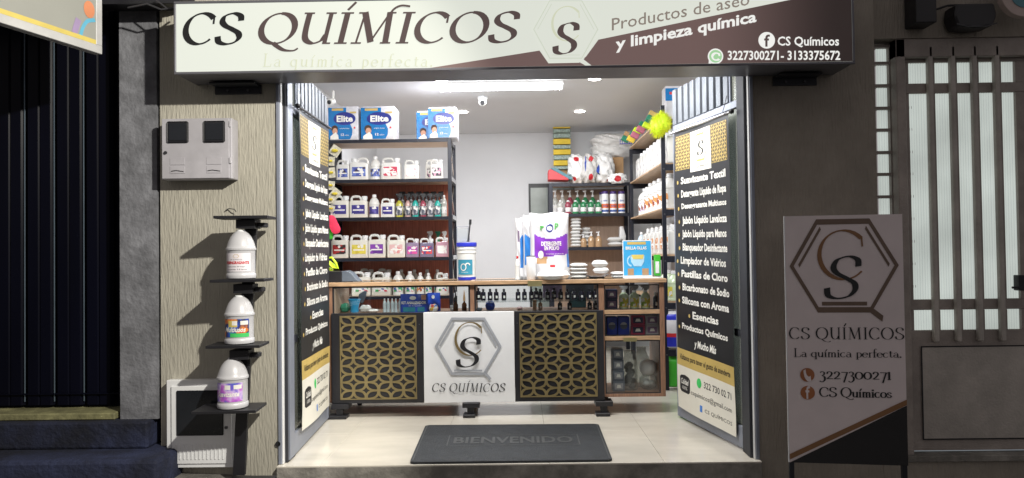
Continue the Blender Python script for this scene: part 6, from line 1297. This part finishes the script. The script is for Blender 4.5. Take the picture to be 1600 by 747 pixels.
# ================================================================== ON TOP OF THE FAR UNIT
zb_ = BZ[0]+.002
def lumpy(lab, a, b, yt, yb, y, z, dd, m_, seed, nm='plastic_bag', prints=(), cat='bag', group=None, amp=.14, n=34, hf=1):
    x0, x1 = P(a, yb, y).x, P(b, yb, y).x; h = pxw(yb-yt, y); rr = random.Random(seed); cs_ = [(rr.uniform(2, 7), rr.uniform(2, 7), rr.uniform(0, 6)) for _ in range(5)]
    cx = (x0+x1)/2; rx = (x1-x0)/2; rz_ = h/2; c = Vector((cx, y, z+rz_)); t = thing(nm, lab, cat, (cx, y, z), group)
    def f(u, v, d=0):
        th = 2*math.pi*u; ph = math.pi*v; n_ = Vector((math.sin(ph)*math.cos(th), math.sin(ph)*math.sin(th), -math.cos(ph))); k = 1+.7*amp*sum(math.sin(a_*n_.x*2+b_*n_.z*2+n_.y*3+c_)*.4 for a_, b_, c_ in cs_)+hf*(.05*math.sin(n_.x*11+seed)*math.sin(n_.z*9)+.05*abs(math.sin(n_.x*7+n_.z*8+seed))-.04*abs(math.sin(n_.z*11-n_.x*9)))
        sx_ = abs(n_.x)**.8*(1 if n_.x > 0 else -1); sz_ = abs(n_.z)**.8*(1 if n_.z > 0 else -1)
        p = c+Vector((sx_*(rx+d)*k, n_.y*(dd+d)*k, sz_*(rz_+d)*k)); p.z = max(p.z, z+.001); return p
    MB().grid(f, n*2, n).build('bag', m_, t, smooth=True)
    for (u0, u1, v0, v1, pm) in prints:
        g = MB(); cu, cv = (u0+u1)/2, (v0+v1)/2; g.grid(lambda uu, vv: f(cu+(uu-.5)*(u1-u0)*(1-.9*abs(2*vv-1)**3), v0+(v1-v0)*vv, .004), 8, 8); g.build('print', pm, t, smooth=True)
    return t
BYT = BY+.12
mat('bag_white', (.80, .79, .77), .4, var=.04, scale=20, bump=.9, bscale=28)
lumpy('round bag with red print, leftmost of the clear bags on the far unit', 887, 915, 238, 284, BYT, zb_, .10, 'clear_bag', 1, prints=((.66, .74, .22, .36, 'red_ink'), (.70, .78, .62, .76, 'red_ink')))
lumpy('tall white bag with red and blue print in the middle of the far unit top', 908, 934, 239, 284, BYT-.05, zb_, .10, 'white_cloth', 2, prints=((.73, .80, .22, .40, 'red_ink'), (.73, .80, .62, .76, 'red_ink'), (.66, .69, .45, .75, 'blue_ink')))
lumpy('clear bag with blue mark right of the tall white one on the far unit', 925, 960, 237, 284, BYT, zb_, .12, 'clear_bag', 3, prints=((.66, .70, .35, .55, 'blue_ink'), (.80, .86, .16, .28, 'red_ink')))
z5 = P(966, 275, BYT+.12).z
x0, x1 = P(956, 262, BYT+.1).x, P(974, 262, BYT+.1).x
tag(MB().box(x0, x1, BYT+.08, BYT+.3, zb_, P(965, 246, BYT+.1).z).build('cardboard_box', 'card', loc=((x0+x1)/2, BYT+.1, zb_), bev=.003), 'brown cardboard box under the plastic bags on the far unit', 'box')
lumpy('big crumpled white plastic bag on top of the pile, upper one', 924, 992, 208, 232, BYT+.16, P(950, 233, BYT+.16).z, .16, 'bag_white', 5, amp=.08, hf=.8, group='crumpled bags over the cardboard box')
lumpy('crumpled white plastic bag lying over the cardboard box, lower one', 924, 988, 222, 250, BYT+.2, P(950, 250, BYT+.2).z, .16, 'bag_white', 6, amp=.09, hf=.8, group='crumpled bags over the cardboard box')
lumpy('flat clear bag with a red print hanging over the right end of the far unit', 950, 979, 271, 287, BYT-.16, P(965, 287, BYT-.16).z, .05, 'clear_bag', 8, prints=((.71, .79, .32, .62, 'red_ink'),))
t = thing('dustpan', 'red dustpan with teal edge lying on the left end of the far unit', 'dustpan', (P(870, 282, BYT).x, BYT, zb_)); f = lambda x, y: (P(x, y, BYT).x, max(zb_, P(x, y, BYT).z))
m = MB(); m.prism([f(856, 282.5), f(856, 268), f(860, 266), f(886, 280), f(888, 283)], BYT-.12, BYT+.12); m.build('pan', 'red_plastic' if 'red_plastic' in M else mat('red_plastic', (.55, .03, .04), .4), t, bev=.004)
m = MB(); m.prism([f(861, 264), f(868, 264), f(893, 279), f(893, 282), f(888, 281.5), (f(861, 267)[0], f(861, 266.2)[1])], BYT-.10, BYT+.1); m.build('brush_edge', 'teal', t, bev=.003)
# sponge strip hanging from the ceiling
t = thing('sponge_strip', 'vertical strip of yellow and green sponges hanging before the back wall', 'sponge strip', (P(877, 192, BYT+.2).x, BYT+.2, 2.4)); y = BYT+.2
x0, x1 = P(864, 200, y).x, P(891, 200, y).x
MB().box(x0+.01, x1-.01, y+.022, y+.026, P(877, 274, y).z, P(877, 193, y).z).build('backing_strip', 'card', t)
for a, b, k in ((192, 201, 0), (202, 208, 1), (209, 216, 1), (217.5, 226, 0), (227, 233, 1), (234, 242, 0), (243, 250, 1), (251, 259, 0), (260, 265, 1)):
    MB().box(x0, x1, y-.03, y+.02, P(877, b, y).z, P(877, a, y).z).build('sponge', 'yellow_foam' if k == 0 else 'pack_film_green' if 'pack_film_green' in M else mat('pack_film_green', (.22, .30, .26), .3, var=.5, scale=60, bump=.5, bscale=50), t, bev=.005, seg=2)
MB().cyl(((x0+x1)/2, y, P(877, 193, y).z), ((x0+x1)/2, y, ZC), .0015, n=5).build('string', 'white_paint', t)
# security cameras
def camera_dome(px_, py_, lab, z=ZC):
    q = Zf(px_, py_-7, z); t = thing('security_camera', lab, 'camera', q, 'security cameras'); s = .035
    MB().lathe([(.044, -.002), (.044, -.018), (.036, -.03), (.030, -.034)], q, 20).build('mount', 'white_paint', t, smooth=True); c = q+Vector((0, -.006, -.052)); m = MB(); ball(m, c, s, s, s, 18); m.build('ball', 'white_plastic', t, smooth=True); MB().cyl(c+Vector((0, -s*.75, -.008)), c+Vector((0, -s-.006, -.012)), .021, n=16).build('lens', 'black', t)
camera_dome(754, 158, 'white dome security camera hanging under the fluorescent tube')
c = P(517, 161, 1.75); t = thing('security_camera', 'small white bullet security camera above the leftmost tissue pack', 'camera', c); MB().cyl(c+Vector((.012, .03, .02)), c+Vector((-.004, -.03, 0)), .024, n=16).build('body', 'white_plastic', t, bev=.003); MB().cyl(c+Vector((-.004, -.031, 0)), c+Vector((-.006, -.036, -.001)), .016, n=14).build('lens', 'black', t); MB().cyl(c+Vector((.01, .02, .02)), c+Vector((.01, .04, .10)), .01).build('bracket', 'white_plastic', t); MB().tube([c+Vector((-.02, .02, .03)), c+Vector((-.09, .02, .07)), c+Vector((-.13, .01, .08))], .0025, 6).build('cable', 'black', t)
for pr_ in (jug, rb, pump, trig, vial, can, pack): kill(pr_)
